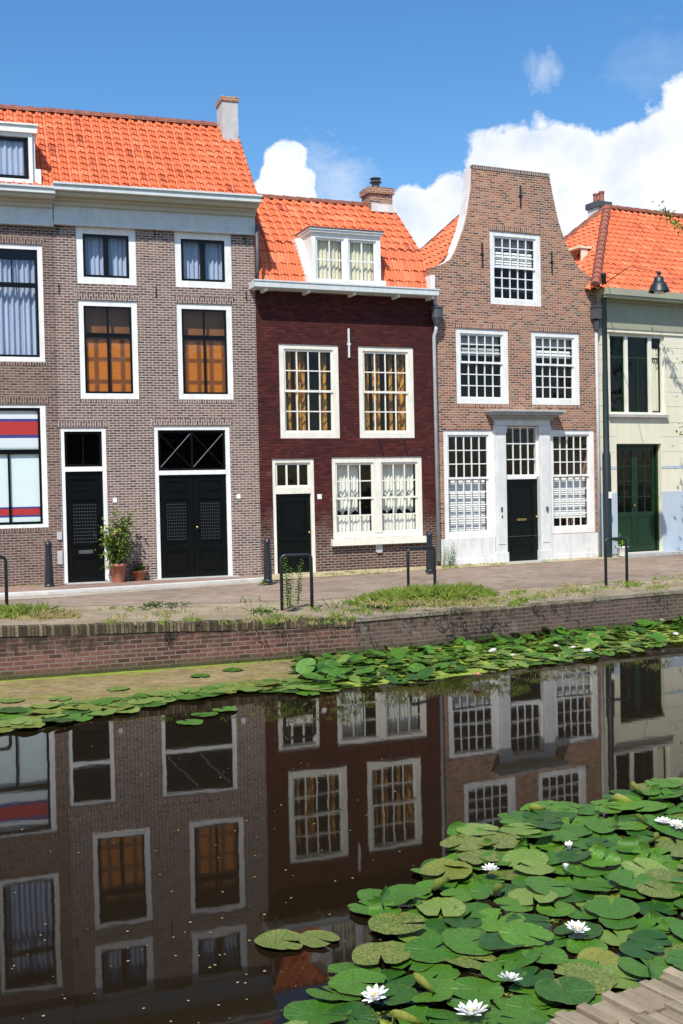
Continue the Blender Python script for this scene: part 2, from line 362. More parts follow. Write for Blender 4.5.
# ------------------------------------------------------------------ building helpers
def interp(knots, z, side):
    for a, b in zip(knots, knots[1:]):
        if a[0] - 1e-9 <= z <= b[0] + 1e-9:
            t = 0 if b[0] == a[0] else (z - a[0]) / (b[0] - a[0]); return a[side] + (b[side] - a[side]) * t
    return knots[-1][side]
def wall(mb, knots, opens, d0=0.0, d1=.16, mi=0, edge=0):
    """wall slab with an outline given by (z, left, right) knots and rectangular openings (u0,u1,z0,z1)"""
    zs = sorted({k[0] for k in knots} | {z for o in opens for z in (o[2], o[3]) if knots[0][0] < z < knots[-1][0]})
    for za, zb in zip(zs, zs[1:]):
        if zb - za < 1e-6: continue
        zm = (za + zb) / 2; cuts = sorted((o[0], o[1]) for o in opens if o[2] <= zm <= o[3])
        L = (interp(knots, za + 1e-7, 1), interp(knots, zb - 1e-7, 1)); Rr = (interp(knots, za + 1e-7, 2), interp(knots, zb - 1e-7, 2))
        edges = [L] + [x for c in cuts for x in ((c[0],) * 2, (c[1],) * 2)] + [Rr]
        for a, b in zip(edges[::2], edges[1::2]):
            if max(b[0] - a[0], b[1] - a[1]) < 1e-4: continue
            mb.face([(a[0], d0, za), (b[0], d0, za), (b[1], d0, zb), (a[1], d0, zb)], None, mi)
            mb.face([(b[0], d1, za), (a[0], d1, za), (a[1], d1, zb), (b[1], d1, zb)], None, mi)
            mb.face([(a[0], d1, za), (a[0], d0, za), (a[1], d0, zb), (a[1], d1, zb)], None, edge if a is L else mi)
            mb.face([(b[0], d0, za), (b[0], d1, za), (b[1], d1, zb), (b[1], d0, zb)], None, edge if b is Rr else mi)
    for o in opens:
        if o[2] > knots[0][0] + 1e-6: mb.face([(o[0], d0, o[2]), (o[1], d0, o[2]), (o[1], d1, o[2]), (o[0], d1, o[2])], None, mi)
        if o[3] < knots[-1][0] - 1e-6: mb.face([(o[0], d1, o[3]), (o[1], d1, o[3]), (o[1], d0, o[3]), (o[0], d0, o[3])], None, mi)
    t = knots[-1]; mb.face([(t[1], d0, t[0]), (t[2], d0, t[0]), (t[2], d1, t[0]), (t[1], d1, t[0])], None, edge)

def body(mb, u0, u1, ztop, depth, floors, mb_in):
    """side walls, back wall, then the inner lining and floors"""
    mb.box(u0 + .012, u0 + .15, .16, depth, -.5, ztop); mb.box(u1 - .15, u1 - .012, .16, depth, -.5, ztop); mb.box(u0 + .15, u1 - .15, depth - .15, depth, -.5, ztop)
    for z in floors: mb_in.box(u0 + .155, u1 - .155, .3, depth - .16, z, z + .12)
    mb_in.box(u0 + .16, u1 - .16, 3.2, 3.3, -.2, ztop - .05)

def curtain(name, parent, u0, u1, z0, z1, d, mat, amp=.018, per=.11, scallop=0.0):
    mb = MB(); n = max(8, int((u1 - u0) / per * 6)); ph = rnd.random() * 6
    for i in range(n):
        a, b = u0 + (u1 - u0) * i / n, u0 + (u1 - u0) * (i + 1) / n
        y = lambda u: d + amp * math.sin(u / per * 6.283 + ph) + amp * .5 * math.sin(u / per * 2.7 + ph * 2)
        zb = lambda u: z0 + scallop * abs(math.sin((u - u0) / .19 * math.pi)) if scallop else z0
        mb.face([(a, y(a), zb(a)), (b, y(b), zb(b)), (b, y(b), z1), (a, y(a), z1)])
    return mb.build(name, mat, parent, True)

def window(H, rect, fw=.12, fmat='white', wb=None, wt=None, front=.02, sashes=(), name='window', lap=.005):
    """frame (the part), with sash, pane as sub-parts; sashes: (u0,u1,z0,z1,nx,ny,rail,bar,mat,depth)"""
    u0, u1, z0, z1 = rect; mb = MB()
    mb.ring(u0 - lap, u1 + lap, z0 - lap, z1 + lap, fw + lap, front, .13, 0, wb, wt)
    w = mb.build(name, M[fmat], H, bevel=.006)
    for (a, b, c, e, nx, ny, rail, bar, mat, dep) in sashes:
        s = MB(); s.ring(a - .004, b + .004, c - .004, e + .004, rail, dep, dep + .035)
        iu0, iu1, iz0, iz1 = a + rail - .006, b - rail + .006, c + rail - .006, e - rail + .006
        for i in range(1, nx):
            x = iu0 + (iu1 - iu0) * i / nx; s.box(x - bar / 2, x + bar / 2, dep + .005, dep + .032, iz0, iz1)
        for j in range(1, ny):
            z = iz0 + (iz1 - iz0) * j / ny; s.box(iu0, iu1, dep + .007, dep + .030, z - bar / 2, z + bar / 2)
        s.build('sash', M[mat], w)
        g = MB(); g.face([(iu0, dep + .018, iz0), (iu1, dep + .018, iz0), (iu1, dep + .018, iz1), (iu0, dep + .018, iz1)]); g.build('pane', M['glass'], w)
    return w

def panels(mb, u0, u1, z0, z1, d, rects, th=.03, mi=0):
    """a door leaf: slab with sunk panels, each with a raised field"""
    wall(mb, [(z0, u0, u1), (z1, u0, u1)], rects, d, d + th, mi, mi)
    mb.box(u0 + .003, u1 - .003, d + th * .75, d + th * 1.6, z0 + .003, z1 - .003, mi)
    for (a, b, c, e) in rects:
        mb.ring(a + .002, b - .002, c + .002, e - .002, .022, d + .008, d + th, mi)
        if e - c > .12: mb.box(a + .06, b - .06, d + .012, d + th, c + .05, e - .05, mi)

def pantile(mb, O, U, S, N, length, uL, uR, cw=.205, ch=.30, seg=8, seed=0):
    """pantiles as real waves and steps: O eave origin, U along the eave, S up the slope, N outward"""
    O, U, S, N = map(Vector, (O, U, S, N)); nr = max(1, round(length / ch)); ch = length / nr
    prof = lambda t: .046 * (math.sin(2 * math.pi * t) * .62 + .38 * math.sin(4 * math.pi * t + .8))
    r2 = random.Random(seed)
    for j in range(nr):
        s0, s1 = j * ch - .035, (j + 1) * ch
        lo = min(uL(max(s0, 0)), uL(s1)); hi = max(uR(max(s0, 0)), uR(s1)); c0, c1 = math.floor(lo / cw), math.ceil(hi / cw)
        for c in range(c0, c1):
            jit = r2.uniform(-.006, .006); ds = r2.uniform(-.008, .008)
            for k in range(seg):
                a, b = (c + k / seg) * cw, (c + (k + 1) / seg) * cw
                l0, r0, l1, r1 = uL(max(s0, 0)), uR(max(s0, 0)), uL(s1), uR(s1)
                a0, b0 = min(max(a, l0), r0), min(max(b, l0), r0); a1, b1 = min(max(a, l1), r1), min(max(b, l1), r1)
                if b0 - a0 < 1e-5 and b1 - a1 < 1e-5: continue
                pa, pb = prof(a / cw), prof(b / cw)
                P = lambda u, s, h: O + U * u + S * s + N * h
                uv = [(c + .5, j + .5)] * 4; h0 = .040 + jit
                mb.face([P(a0, s0 + ds, pa + h0), P(b0, s0 + ds, pb + h0), P(b1, s1, pb + .012), P(a1, s1, pa + .012)], uv)
                mb.face([P(a0, s0 + ds, pa + h0 - .022), P(b0, s0 + ds, pb + h0 - .022), P(b0, s0 + ds, pb + h0), P(a0, s0 + ds, pa + h0)], uv)
def ridge_run(mb, a, b, r=.09, step=.33):
    a, b = Vector(a), Vector(b); n = max(1, round((b - a).length / step)); t = (b - a) / n
    side = t.cross(Vector((0, 0, 1))).normalized(); up = side.cross(t).normalized()
    for i in range(n):
        p0, p1 = a + t * i - t * .04, a + t * (i + 1); r0, r1 = r * 1.12, r * .95
        for k in range(8):
            a0, a1 = math.pi * k / 8 - .2, math.pi * (k + 1) / 8 + (.2 if k == 7 else 0); 
            q = lambda p, rr, an: p + side * math.cos(an) * rr + up * (math.sin(an) * rr - .02)
            mb.face([q(p0, r0, a0), q(p0, r0, a1), q(p1, r1, a1), q(p1, r1, a0)])
        mb.face([p0 + side * math.cos(math.pi * k / 8) * r0 + up * (math.sin(math.pi * k / 8) * r0 - .02) for k in range(9)])

def plain_roof(mb, pts): mb.face(pts)
def lintel(H, mat, u0, u1, z, h=.2, d=-.004, name='lintel'):
    q = MB(); q.box(u0, u1, d, .1, z, z + h, rot=True); return q.build(name, M[mat], H)

def knob(parent, u, z, d, mat='brass'):
    k = MB(); k.tube([(u, d + .02, z), (u, d - .035, z)], .012, 8); k.tube([(u, d - .03, z), (u, d - .055, z)], [.026, .022], 10); k.build('handle', M[mat], parent, True)

# ================================================================== HOUSE A : grey brown, four windows
HA = empty('brick_house', FA.o, R(FA.a), 'grey brown brick house with two black doors, four white framed windows and a grey chimney', 'house', 'canal houses')
wins_t = [(.406, 1.54, 5.73, 6.815), (2.292, 3.43, 5.73, 6.815)]
wins_m = [(.412, 1.534, 3.53, 5.415), (2.298, 3.41, 3.53, 5.415)]
doorS = (0.02, .876, -.03, 2.98); doorD = (1.795, 3.311, -.03, 3.01)
ops = wins_t + wins_m + [doorS, doorD]
mb = MB(); inn = MB(); wall(mb, [(-.5, 0, WA), (7.5, 0, WA)], ops)
body(mb, 0, WA, 7.5, 5.0, (3.15, 5.55, 7.3), inn)
prof_end = [(.17, 7.4), (1.494, 9.35), (5.0, 7.3)]
mb.face([(WA - .02, y, z) for y, z in prof_end]); mb.face([(.02, y, z) for y, z in prof_end[::-1]])
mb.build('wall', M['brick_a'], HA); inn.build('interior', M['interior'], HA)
for (a, b, c, e) in wins_m + [doorS, doorD]: lintel(HA, 'brick_a', a - .04, b + .06, e + .006, .125)
for (a, b, c, e) in wins_m: lintel(HA, 'brick_a', a - .02, b + .03, c - .075, .07, name='brick_sill')
for i, (a, b, c, e) in enumerate(wins_t):
    iu0, iu1, iz0, iz1 = a + .13, b - .13, c + .13, e - .13; mid = (iu0 + iu1) / 2
    w = window(HA, (a, b, c, e), .13, 'white', sashes=[(iu0, mid, iz0, iz1, 1, 1, .055, .02, 'black_green', .05), (mid, iu1, iz0, iz1, 1, 1, .055, .02, 'black_green', .05)])
    curtain('curtain', w, iu0 + .04, mid - .03, iz0 + .02, iz1, .2, M['lace'], .02, .09); curtain('curtain', w, mid + .03, iu1 - .03, iz0 + .02, iz1, .2, M['lace'], .02, .09)
for i, (a, b, c, e) in enumerate(wins_m):
    iu0, iu1, iz0, iz1 = a + .105, b - .105, c + .105, e - .09; mid = (iu0 + iu1) / 2; tz = iz0 + (iz1 - iz0) * .665
    w = window(HA, (a, b, c, e), .105, 'white', sashes=[(iu0, iu1, iz0, tz, 2, 1, .045, .04, 'black_green', .05), (iu0, iu1, tz, iz1, 2, 1, .045, .04, 'black_green', .05)])
    q = MB(); q.box(iu0, iu1, .115, .13, iz0, tz + .02); q.build('blind', M['wood_blind'], w); q = MB(); q.box(iu0, iu1, .24, .25, tz + .02, iz1); q.build('reflection_panel', M['brown_reflection'], w)  # orange and brown pane reflections, coloured onto panels behind the glass
# the small door
def door_frame(H, rect, fw, mat, zbar, hbar, lap=.005):
    u0, u1, z0, z1 = rect; f = MB(); f.box(u0 - lap, u0 + fw, .02, .13, z0, z1 + lap); f.box(u1 - fw, u1 + lap, .02, .13, z0, z1 + lap)
    f.box(u0 + fw, u1 - fw, .022, .13, z1 - fw, z1 + lap); f.box(u0 + fw, u1 - fw, .012, .13, zbar, zbar + hbar)
    return f.build('door_frame', M[mat], H, bevel=.006)
df = door_frame(HA, doorS, .075, 'white', 2.14, .09)
q = MB(); a, b = .095, .801; q.ring(a, b, 2.23, 2.905, .05, .06, .1); q.box((a + b) / 2 - .012, (a + b) / 2 + .012, .065, .09, 2.25, 2.9); q.build('transom_sash', M['black_door'], df)
q = MB(); q.face([(a, .085, 2.23), (b, .085, 2.23), (b, .085, 2.905), (a, .085, 2.905)]); q.build('pane', M['glass'], df)
q = MB(); panels(q, a, b, .0, 2.14, .06, [(a + .09, b - .09, 1.72, 2.0), (a + .09, b - .09, .66, 1.6), (a + .09, b - .09, .1, .5)]); dl = q.build('door', M['black_door'], HA)
q = MB()
for i in range(9): q.tube([(a + .15 + i * .051, .062, .75), (a + .15 + i * .051, .062, 1.52)], .006, 5)
for i in range(12): q.tube([(a + .13, .06, .78 + i * .065), (b - .13, .06, .78 + i * .065)], .005, 5)
q.build('grille', M['iron'], dl)
q = MB(); q.box(a + .22, b - .22, .045, .062, .56, .63); q.build('letter_slot', M['lead'], dl); knob(dl, b - .05, 1.05, .06)
# the double door with crossed fanlight
df = door_frame(HA, doorD, .085, 'white', 2.045, .085)
a, b = 1.88, 3.226; mid = (a + b) / 2; q = MB(); q.ring(a, b, 2.13, 2.925, .045, .06, .1); q.box(mid - .02, mid + .02, .06, .095, 2.15, 2.9)
for x0, x1 in ((a + .05, mid - .03), (mid + .03, b - .05)): g = MB(); g.tube([(x0, .06, 2.2), (x1, .06, 2.85)], .011, 6); g.build('cross_bar', M['lead'], df)
for x0, x1 in ((a + .05, mid - .03), (mid + .03, b - .05)): q.tube([(x0, .078, 2.85), (x1, .078, 2.2)], .014, 6)
q.build('transom_sash', M['black_door'], df)
q = MB(); q.face([(a, .085, 2.13), (b, .085, 2.13), (b, .085, 2.925), (a, .085, 2.925)]); q.build('pane', M['glass'], df)
for x0, x1 in ((a, mid - .004), (mid + .004, b)):
    q = MB(); panels(q, x0, x1, .0, 2.045, .06, [(x0 + .1, x1 - .1, 1.68, 1.93), (x0 + .1, x1 - .1, .68, 1.57), (x0 + .1, x1 - .1, .1, .55)]); dl = q.build('door', M['black_door'], HA)
    g = MB()
    for i in range(9): g.tube([(x0 + .15 + i * (x1 - x0 - .3) / 8, .062, .75), (x0 + .15 + i * (x1 - x0 - .3) / 8, .062, 1.5)], .006, 5)
    for i in range(12): g.tube([(x0 + .14, .06, .77 + i * .063), (x1 - .14, .06, .77 + i * .063)], .005, 5)
    g.build('grille', M['iron'], dl)
    if x1 == b: knob(dl, x0 + .06, 1.0, .06)
def cornice(H, u0, u1, zf, zt, ov=.47, mats=('grey_paint', 'ochre_paint', 'grey_paint')):
    h = zt - zf; q = MB(); q.box(u0, u1, -.06, .0, zf, zf + h * .50, 0); q.box(u0 - .01, u1 + .01, -.085, .0, zf - .03, zf + .02, 0)
    q.box(u0, u1, -.13, .0, zf + h * .50, zf + h * .62, 1); q.box(u0 - .01, u1 + .01, -.2, .0, zf + h * .62, zf + h * .70, 1)
    q.box(u0 - .01, u1 + .02, -.36, .1, zf + h * .70, zf + h * .80, 1); q.box(u0 - .02, u1 + .04, -ov, .12, zf + h * .80, zt - .035, 2); q.box(u0 - .03, u1 + .05, -ov - .03, .14, zt - .035, zt, 2)
    return q.build('cornice', [M[m] for m in mats], H, bevel=.008)
cornice(HA, .004, WA + .01, 6.84, 7.5)
def roofplane(name, H, u0, u1, d0, z0, d1, z1, seed, cw=.205, ch=.3):
    L = math.hypot(d1 - d0, z1 - z0); S = Vector((0, (d1 - d0) / L, (z1 - z0) / L)); N = Vector((0, -S.z, S.y))
    q = MB(); pantile(q, (0, d0, z0), (1, 0, 0), S, N, L, lambda s: u0, lambda s: u1, cw, ch, seed=seed)
    q.face([(u0, d0, z0), (u1, d0, z0), (u1, d1, z1), (u0, d1, z1)], [(0, 0)] * 4)
    return q, S, N, L
q, S, N, L = roofplane('roof', HA, .0, WA + .03, -.28, 7.47, 1.494, 9.41, 3, .185, .195)
q.face([(0, 1.494, 9.43), (WA, 1.494, 9.43), (WA, 5.1, 7.3), (0, 5.1, 7.3)], [(0, 0)] * 4)
ra = q.build('roof', M['tile'], HA)
q = MB(); ridge_run(q, (0, 1.494, 9.44), (WA - .38, 1.494, 9.44), .085); q.build('ridge_tiles', M['ridge'], ra)
q = MB(); q.box(WA - .34, WA + .0, 1.12, 1.62, 8.8, 9.84, 0); q.box(WA - .36, WA + .02, 1.10, 1.64, 9.84, 9.94, 1); ca = q.build('chimney', [M['plaster_grey'], M['brick_c']], HA, bevel=.01)
q = MB(); q.lathe([(.09, 0), (.09, .06), (.07, .08), (.0, .08)], 12, (WA - .17, 1.36, 9.94)); q.build('flue', M['lead'], ca)
q = MB(); q.tube([(WA + .03, -.12, 7.0), (WA + .03, -.12, 6.05), (WA + .03, -.05, 5.95)], .035, 8); q.build('downpipe', M['lead'], HA, True)
for u, z in ((.975, 1.53), (3.42, 1.55)):
    q = MB(); q.box(u, u + .08, -.012, .0, z, z + .09); q.build('house_number', M['white'], HA)
for u in (.06, 1.9, 3.7):
    for z in (5.62, 6.74): q = MB(); q.box(u, u + .012, -.03, 0, z - .1, z + .1); q.build('wall_anchor', M['iron'], HA)
for z, h in ((.85, .15), (.38, .25)): q = MB(); q.box(.003, -.09, -.02, 0, z, z + h); q.build('meter_plate', M['plaster_grey'], HA)
q = MB(); q.box(.0, .95, -.28, .1, -.1, .012); q.box(1.7, 3.4, -.3, .1, -.1, .016); q.build('doorstep', M['stone'], HA, bevel=.01)

# ================================================================== HOUSE Z : the neighbour cut by the left edge of the view
HZ = empty('brick_house', FA.o, R(FA.a), 'brown brick house with red and blue striped shop window, cut by the left edge', 'house', 'canal houses')
ZU0 = -4.2; zu = (-1.34, -.22, 4.22, 6.42); zs = (-1.62, -.235, 1.09, 3.42); zu2 = (-3.3, -2.2, 4.22, 6.42); zs2 = (-3.6, -2.3, -.03, 3.0)
mb = MB(); inn = MB(); wall(mb, [(-.5, ZU0, -.004), (7.4, ZU0, -.004)], [zu, zs, zu2, zs2]); body(mb, ZU0, -.004, 7.4, 5.0, (3.5, 6.6), inn)
mb.face([(ZU0 + .02, y, z) for y, z in prof_end[::-1]])
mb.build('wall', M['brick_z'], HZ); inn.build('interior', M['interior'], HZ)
for (a, b, c, e) in (zu, zs, zu2, zs2): lintel(HZ, 'brick_z', a - .05, b + .06, e + .006, .125)
for (a, b, c, e) in (zu, zs, zu2): lintel(HZ, 'brick_z', a - .03, b + .04, c - .077, .07, name='brick_sill')
for (a, b, c, e) in (zu, zu2):
    i0, i1, j0, j1 = a + .09, b - .09, c + .09, e - .06; tz = j0 + (j1 - j0) * .66
    w = window(HZ, (a, b, c, e), .09, 'white', sashes=[(i0, i1, j0, tz, 1, 1, .05, .02, 'black_green', .05), (i0, i1, tz, j1, 2, 1, .05, .03, 'black_green', .05)])
    curtain('curtain', w, i0 + .02, i1 - .02, j0, j1 - .2, .2, M['lace'], .03, .1)
a, b, c, e = zs; i0, i1, j0, j1 = a + .10, b - .10, c + .07, e - .07; tz = 2.53
w = window(HZ, zs, .10, 'white', wb=.07, wt=.07, sashes=[(i0, i1, j0, tz, 2, 1, .05, .04, 'black_green', .05), (i0, i1, tz, j1, 1, 1, .05, .03, 'black_green', .05)])
q = MB(); q.box(i0, i1, .10, .115, j0, j1, 0)
for z0, z1, m in ((2.60, 2.79, 2), (2.79, 2.85, 1), (2.85, 3.10, 3), (3.10, 3.15, 1), (3.15, 3.33, 2), (1.30, 1.335, 1), (1.335, 1.455, 3), (1.455, 1.49, 1)):
    q.box(i0 + .01, i1 - .01, .094, .105, z0 + .001, z1 - .001, m)
q.build('shop_panel', [M['frost'], M['blue_band'], M['white_band'], M['red_band']], w)
df = door_frame(HZ, zs2, .08, 'white', 2.2, .09)
q = MB(); panels(q, -3.52, -2.38, 0, 2.2, .06, [(-3.4, -2.5, 1.2, 2.05), (-3.4, -2.5, .15, 1.05)]); dl = q.build('door', M['black_door'], HZ); knob(dl, -2.45, 1.05, .06)
q = MB(); q.face([(-3.52, .08, 2.29), (-2.38, .08, 2.29), (-2.38, .08, 2.92), (-3.52, .08, 2.92)]); q.build('pane', M['glass'], df)
cornice(HZ, ZU0, -.012, 6.80, 7.42, .43)
q, S, N, L = roofplane('roof', HZ, ZU0, -.004, -.25, 7.44, 1.494, 9.40, 5, .185, .195)
q.face([(ZU0, 1.494, 9.34), (0, 1.494, 9.34), (0, 5.1, 7.3), (ZU0, 5.1, 7.3)], [(0, 0)] * 4); rz = q.build('roof', M['tile'], HZ)
q = MB(); ridge_run(q, (ZU0, 1.494, 9.43), (-.02, 1.494, 9.43), .085); q.build('ridge_tiles', M['ridge'], rz)
# dormer of the neighbour
du1 = FA.hit(35, 150, -.22)[0]; dz0, dz1 = 7.50, 8.42; du0 = du1 - 1.7
q = MB(); q.box(du0, du0 + .05, -.2, 1.1, dz0, dz1); q.box(du1 - .05, du1, -.2, 1.1, dz0, dz1); q.box(du0 - .04, du1 + .04, -.30, 1.2, dz1, dz1 + .13); q.box(du0 - .06, du1 + .06, -.33, 1.25, dz1 + .13, dz1 + .16)
dm = q.build('dormer', M['white'], HZ, bevel=.006)
m2 = (du0 + du1) / 2
w = window(dm, (du0 + .05, du1 - .05, dz0, dz1), .07, 'white', front=-.02, lap=0, sashes=[(du0 + .12, m2, dz0 + .1, dz1 - .09, 1, 1, .05, .02, 'black_green', .03), (m2, du1 - .12, dz0 + .1, dz1 - .09, 1, 1, .05, .02, 'black_green', .03)], name='dormer_window')
w.location.y = -.235
curtain('curtain', w, m2 + .1, du1 - .2, dz0 + .12, dz1 - .1, .092, M['lace'], .014, .1)
q = MB(); q.box(du1 + .001, du1 + .10, -.22, -.1, dz0, dz0 + .28); q.build('flashing', M['white'], dm)

# ================================================================== HOUSE B : dark red with dormer
HB = empty('brick_house', FB.o, R(FB.a), 'dark red painted brick house with white dormer and low black door', 'house', 'canal houses')
b1 = (.464, 1.772, 2.75, 4.668); b2 = (2.213, 3.49, 2.75, 4.668); bd = (.272, 1.178, -.06, 2.333); bg = (1.569, 3.642, .66, 2.355)
mb = MB(); inn = MB(); wall(mb, [(-.5, .002, WB), (5.85, .002, WB)], [b1, b2, bd, bg]); body(mb, 0, WB, 5.85, 4.6, (2.45, 4.85), inn)
sec = [(.17, 5.8), (.62, 6.85), (1.958, 8.08), (4.6, 5.8)]
mb.face([(WB - .02, y, z) for y, z in sec]); mb.face([(.02, y, z) for y, z in sec[::-1]])
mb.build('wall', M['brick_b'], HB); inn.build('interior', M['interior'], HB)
for (a, b, c, e), full in ((b1, 0), (b2, 1)):
    i0, i1, j0, j1 = a + .115, b - .115, c + .12, e - .10; mz = (j0 + j1) / 2
    w = window(HB, (a, b, c, e), .115, 'cream', wb=.13, wt=.10, sashes=[(i0, i1, j0, mz + .02, 4, 2, .045, .024, 'cream', .07), (i0, i1, mz - .02, j1, 4, 2, .045, .024, 'cream', .045)])
    W4 = (i1 - i0) / 4
    for k, wd in (((0, .85), (1, .9), (3, .8)) if not full else ((0, .85), (1, .75), (2.35, .5), (3, .9))):
        curtain('curtain', w, i0 + k * W4 + .03, i0 + (k + wd) * W4, j0, j1, .22, M['drape'], .03, .12)
a, b, c, e = bg; mm = (a + b) / 2
w = window(HB, bg, .09, 'cream', wb=.10, wt=.12, sashes=[])
q = MB(); q.box(mm - .085, mm + .085, .012, .12, c + .1, e - .1); q.build('mullion', M['cream'], w, bevel=.006)
for (x0, x1, nx, ny) in ((a + .09, mm - .085, 3, 2), (mm + .085, b - .09, 3, 2)):
    j0, j1 = c + .10, e - .12; mz = (j0 + j1) / 2
    for (z0, z1, dep) in ((j0, mz + .02, .07), (mz - .02, j1, .045)):
        s = MB(); s.ring(x0, x1, z0, z1, .04, dep, dep + .03)
        for i in range(1, 3): x = x0 + .04 + (x1 - x0 - .08) * i / 3; s.box(x - .012, x + .012, dep + .004, dep + .027, z0 + .03, z1 - .03)
        z = (z0 + z1) / 2; s.box(x0 + .03, x1 - .03, dep + .006, dep + .025, z - .012, z + .012); s.build('sash', M['cream'], w)
        g = MB(); g.face([(x0, dep + .016, z0), (x1, dep + .016, z0), (x1, dep + .016, z1), (x0, dep + .016, z1)]); g.build('pane', M['glass'], w)
    left = x0 < mm - .2; xe = x0 + (x1 - x0) * .67 if left else x1 - .03
    curtain('curtain', w, x0 + .03, xe, j0 + .72, j1, .2, M['lace_white'], .018, .08, .10)
    curtain('curtain', w, x0 + .03, xe, j0 + .38, j0 + .80, .23, M['lace_white'], .018, .08, .10)
    curtain('curtain', w, x0 + .03, x1 - .03, j0, j0 + .38, .17, M['lace_white'], .012, .08)
q = MB(); q.box(a - .05, b + .12, -.10, .05, c - .14, c - .005); q.build('sill', M['cream'], w, bevel=.01)
df = door_frame(HB, bd, .075, 'cream', 1.62, .13)
x0, x1 = .347, 1.103; q = MB(); q.ring(x0, x1, 1.75, 2.258, .045, .05, .085)
for i in (1, 2): x = x0 + (x1 - x0) * i / 3; q.box(x - .018, x + .018, .053, .08, 1.78, 2.23)
q.build('transom_sash', M['cream'], df)
q = MB(); q.face([(x0, .068, 1.75), (x1, .068, 1.75), (x1, .068, 2.258), (x0, .068, 2.258)]); q.build('pane', M['glass'], df)
q = MB(); panels(q, x0, x1, -.03, 1.62, .06, [(x0 + .1, x1 - .1, .75, 1.47), (x0 + .1, x1 - .1, .50, .66), (x0 + .1, x1 - .1, .08, .42)]); dl = q.build('door', M['black_door'], HB); knob(dl, x1 - .05, .82, .06)
q = MB(); q.box(.2, 1.25, -.25, .1, -.12, -.02); q.build('doorstep', M['stone'], HB, bevel=.01)
q = MB(); q.box(1.235, 1.33, -.014, 0, 1.5, 1.6); q.build('house_number', M['white'], HB)
q = MB(); q.box(2.52, 2.67, -.03, 0, .36, .52); q.box(2.54, 2.65, -.045, -.03, .34, .40); q.build('air_vent', M['plaster_grey'], HB, bevel=.005)
q = MB(); q.box(1.985, 2.02, -.03, -.002, 4.42, 5.02); q.box(1.965, 2.04, -.025, -.002, 4.68, 4.72); q.build('wall_anchor', M['plaster_white'], HB)
for s in (-1, 1): q = MB(); q.tube([(2.95 + s * .28 - .02, -.02, 2.72), (2.95 + s * .28 + .06, -.03, 2.42)], .012, 6); q.build('iron_bracket', M['iron'], HB)
# gutter on brackets
q = MB(); q.box(-.13, WB - .08, -.36, -.34, 5.735, 5.86); q.box(-.13, WB - .08, -.34, -.02, 5.725, 5.75); q.box(-.14, WB - .065, -.375, -.335, 5.845, 5.872); q.box(-.13, -.11, -.34, .0, 5.75, 5.86); q.box(WB - .10, WB - .08, -.34, .0, 5.75, 5.86)
gu = q.build('gutter', M['grey_paint'], HB, bevel=.006)
for u in (.1, 1.0, 2.0, 3.0, 3.8): q = MB(); q.box(u, u + .06, -.31, -.001, 5.665, 5.723); q.build('gutter_bracket', M['white'], gu)
q = MB(); q.tube([(WB - .12, -.25, 5.70), (WB - .11, -.24, 5.60), (WB - .02, -.16, 5.52)], .035, 8); q.tube([(WB - .02, -.12, 5.2), (WB - .04, -.1, 5.02), (WB - .07, -.075, 4.92), (WB - .06, -.075, .1)], .042, 8)
dp = q.build('downpipe', M['zinc'], HB, True)
q = MB(); q.lathe([(.06, -.28), (.11, -.14), (.12, -.12), (.12, .06), (.14, .08), (.14, .11), (.0, .11)], 10, (WB - .02, -.13, 5.42)); q.build('hopper', M['lead'], dp)
# mansard roof
q, S, N, L = roofplane('roof', HB, .0, WB - .04, .10, 5.86, .62, 6.90, 7, .215, .26)
q2, S, N, L = roofplane('roof', HB, .0, WB - .05, .60, 6.86, 1.958, 8.12, 8, .215, .26)
i = len(q.v); q.v += q2.v; q.f += [tuple(k + i for k in f) for f in q2.f]; q.uv += [[(a + .0, b + 40) for a, b in u] if u else u for u in q2.uv]; q.mi += q2.mi
q.face([(0, 1.958, 8.1), (WB - .03, 1.958, 8.1), (WB - .03, 4.7, 5.75), (0, 4.7, 5.75)], [(0, 0)] * 4); rb = q.build('roof', M['tile'], HB)
q = MB(); ridge_run(q, (.0, 1.958, 8.14), (WB - .06, 1.958, 8.14), .08); q.build('ridge_tiles', M['ridge'], rb)
q = MB(); q.box(WB - .12, WB - .01, -.05, .28, 5.86, 6.22); q.build('flashing', M['white'], rb)
cu0 = FB.hit(368, 200, 1.75)[0]; cu1 = FB.hit(394, 200, 1.75)[0]; cz = FB.hit(380, 187.5, 1.75)[1]
q = MB(); q.box(cu0 + .04, cu1 - .04, 1.75, 2.2, 7.8, cz - .14, 0); q.box(cu0, cu1, 1.71, 2.24, cz - .14, cz, 0); q.box(cu0 + .08, cu1 + .04, 1.70, 1.76, 7.95, 8.13, 1); cb = q.build('chimney', [M['brick_c'], M['plaster_white']], HB)
q = MB(); q.lathe([(.12, 0), (.11, .05), (.09, .07), (.09, .14), (.14, .16), (.14, .18), (.10, .19), (.10, .23), (.13, .24), (.13, .26), (0, .28)], 12, ((cu0 + cu1) / 2 - .03, 1.97, cz)); q.build('flue', M['lead'], cb)
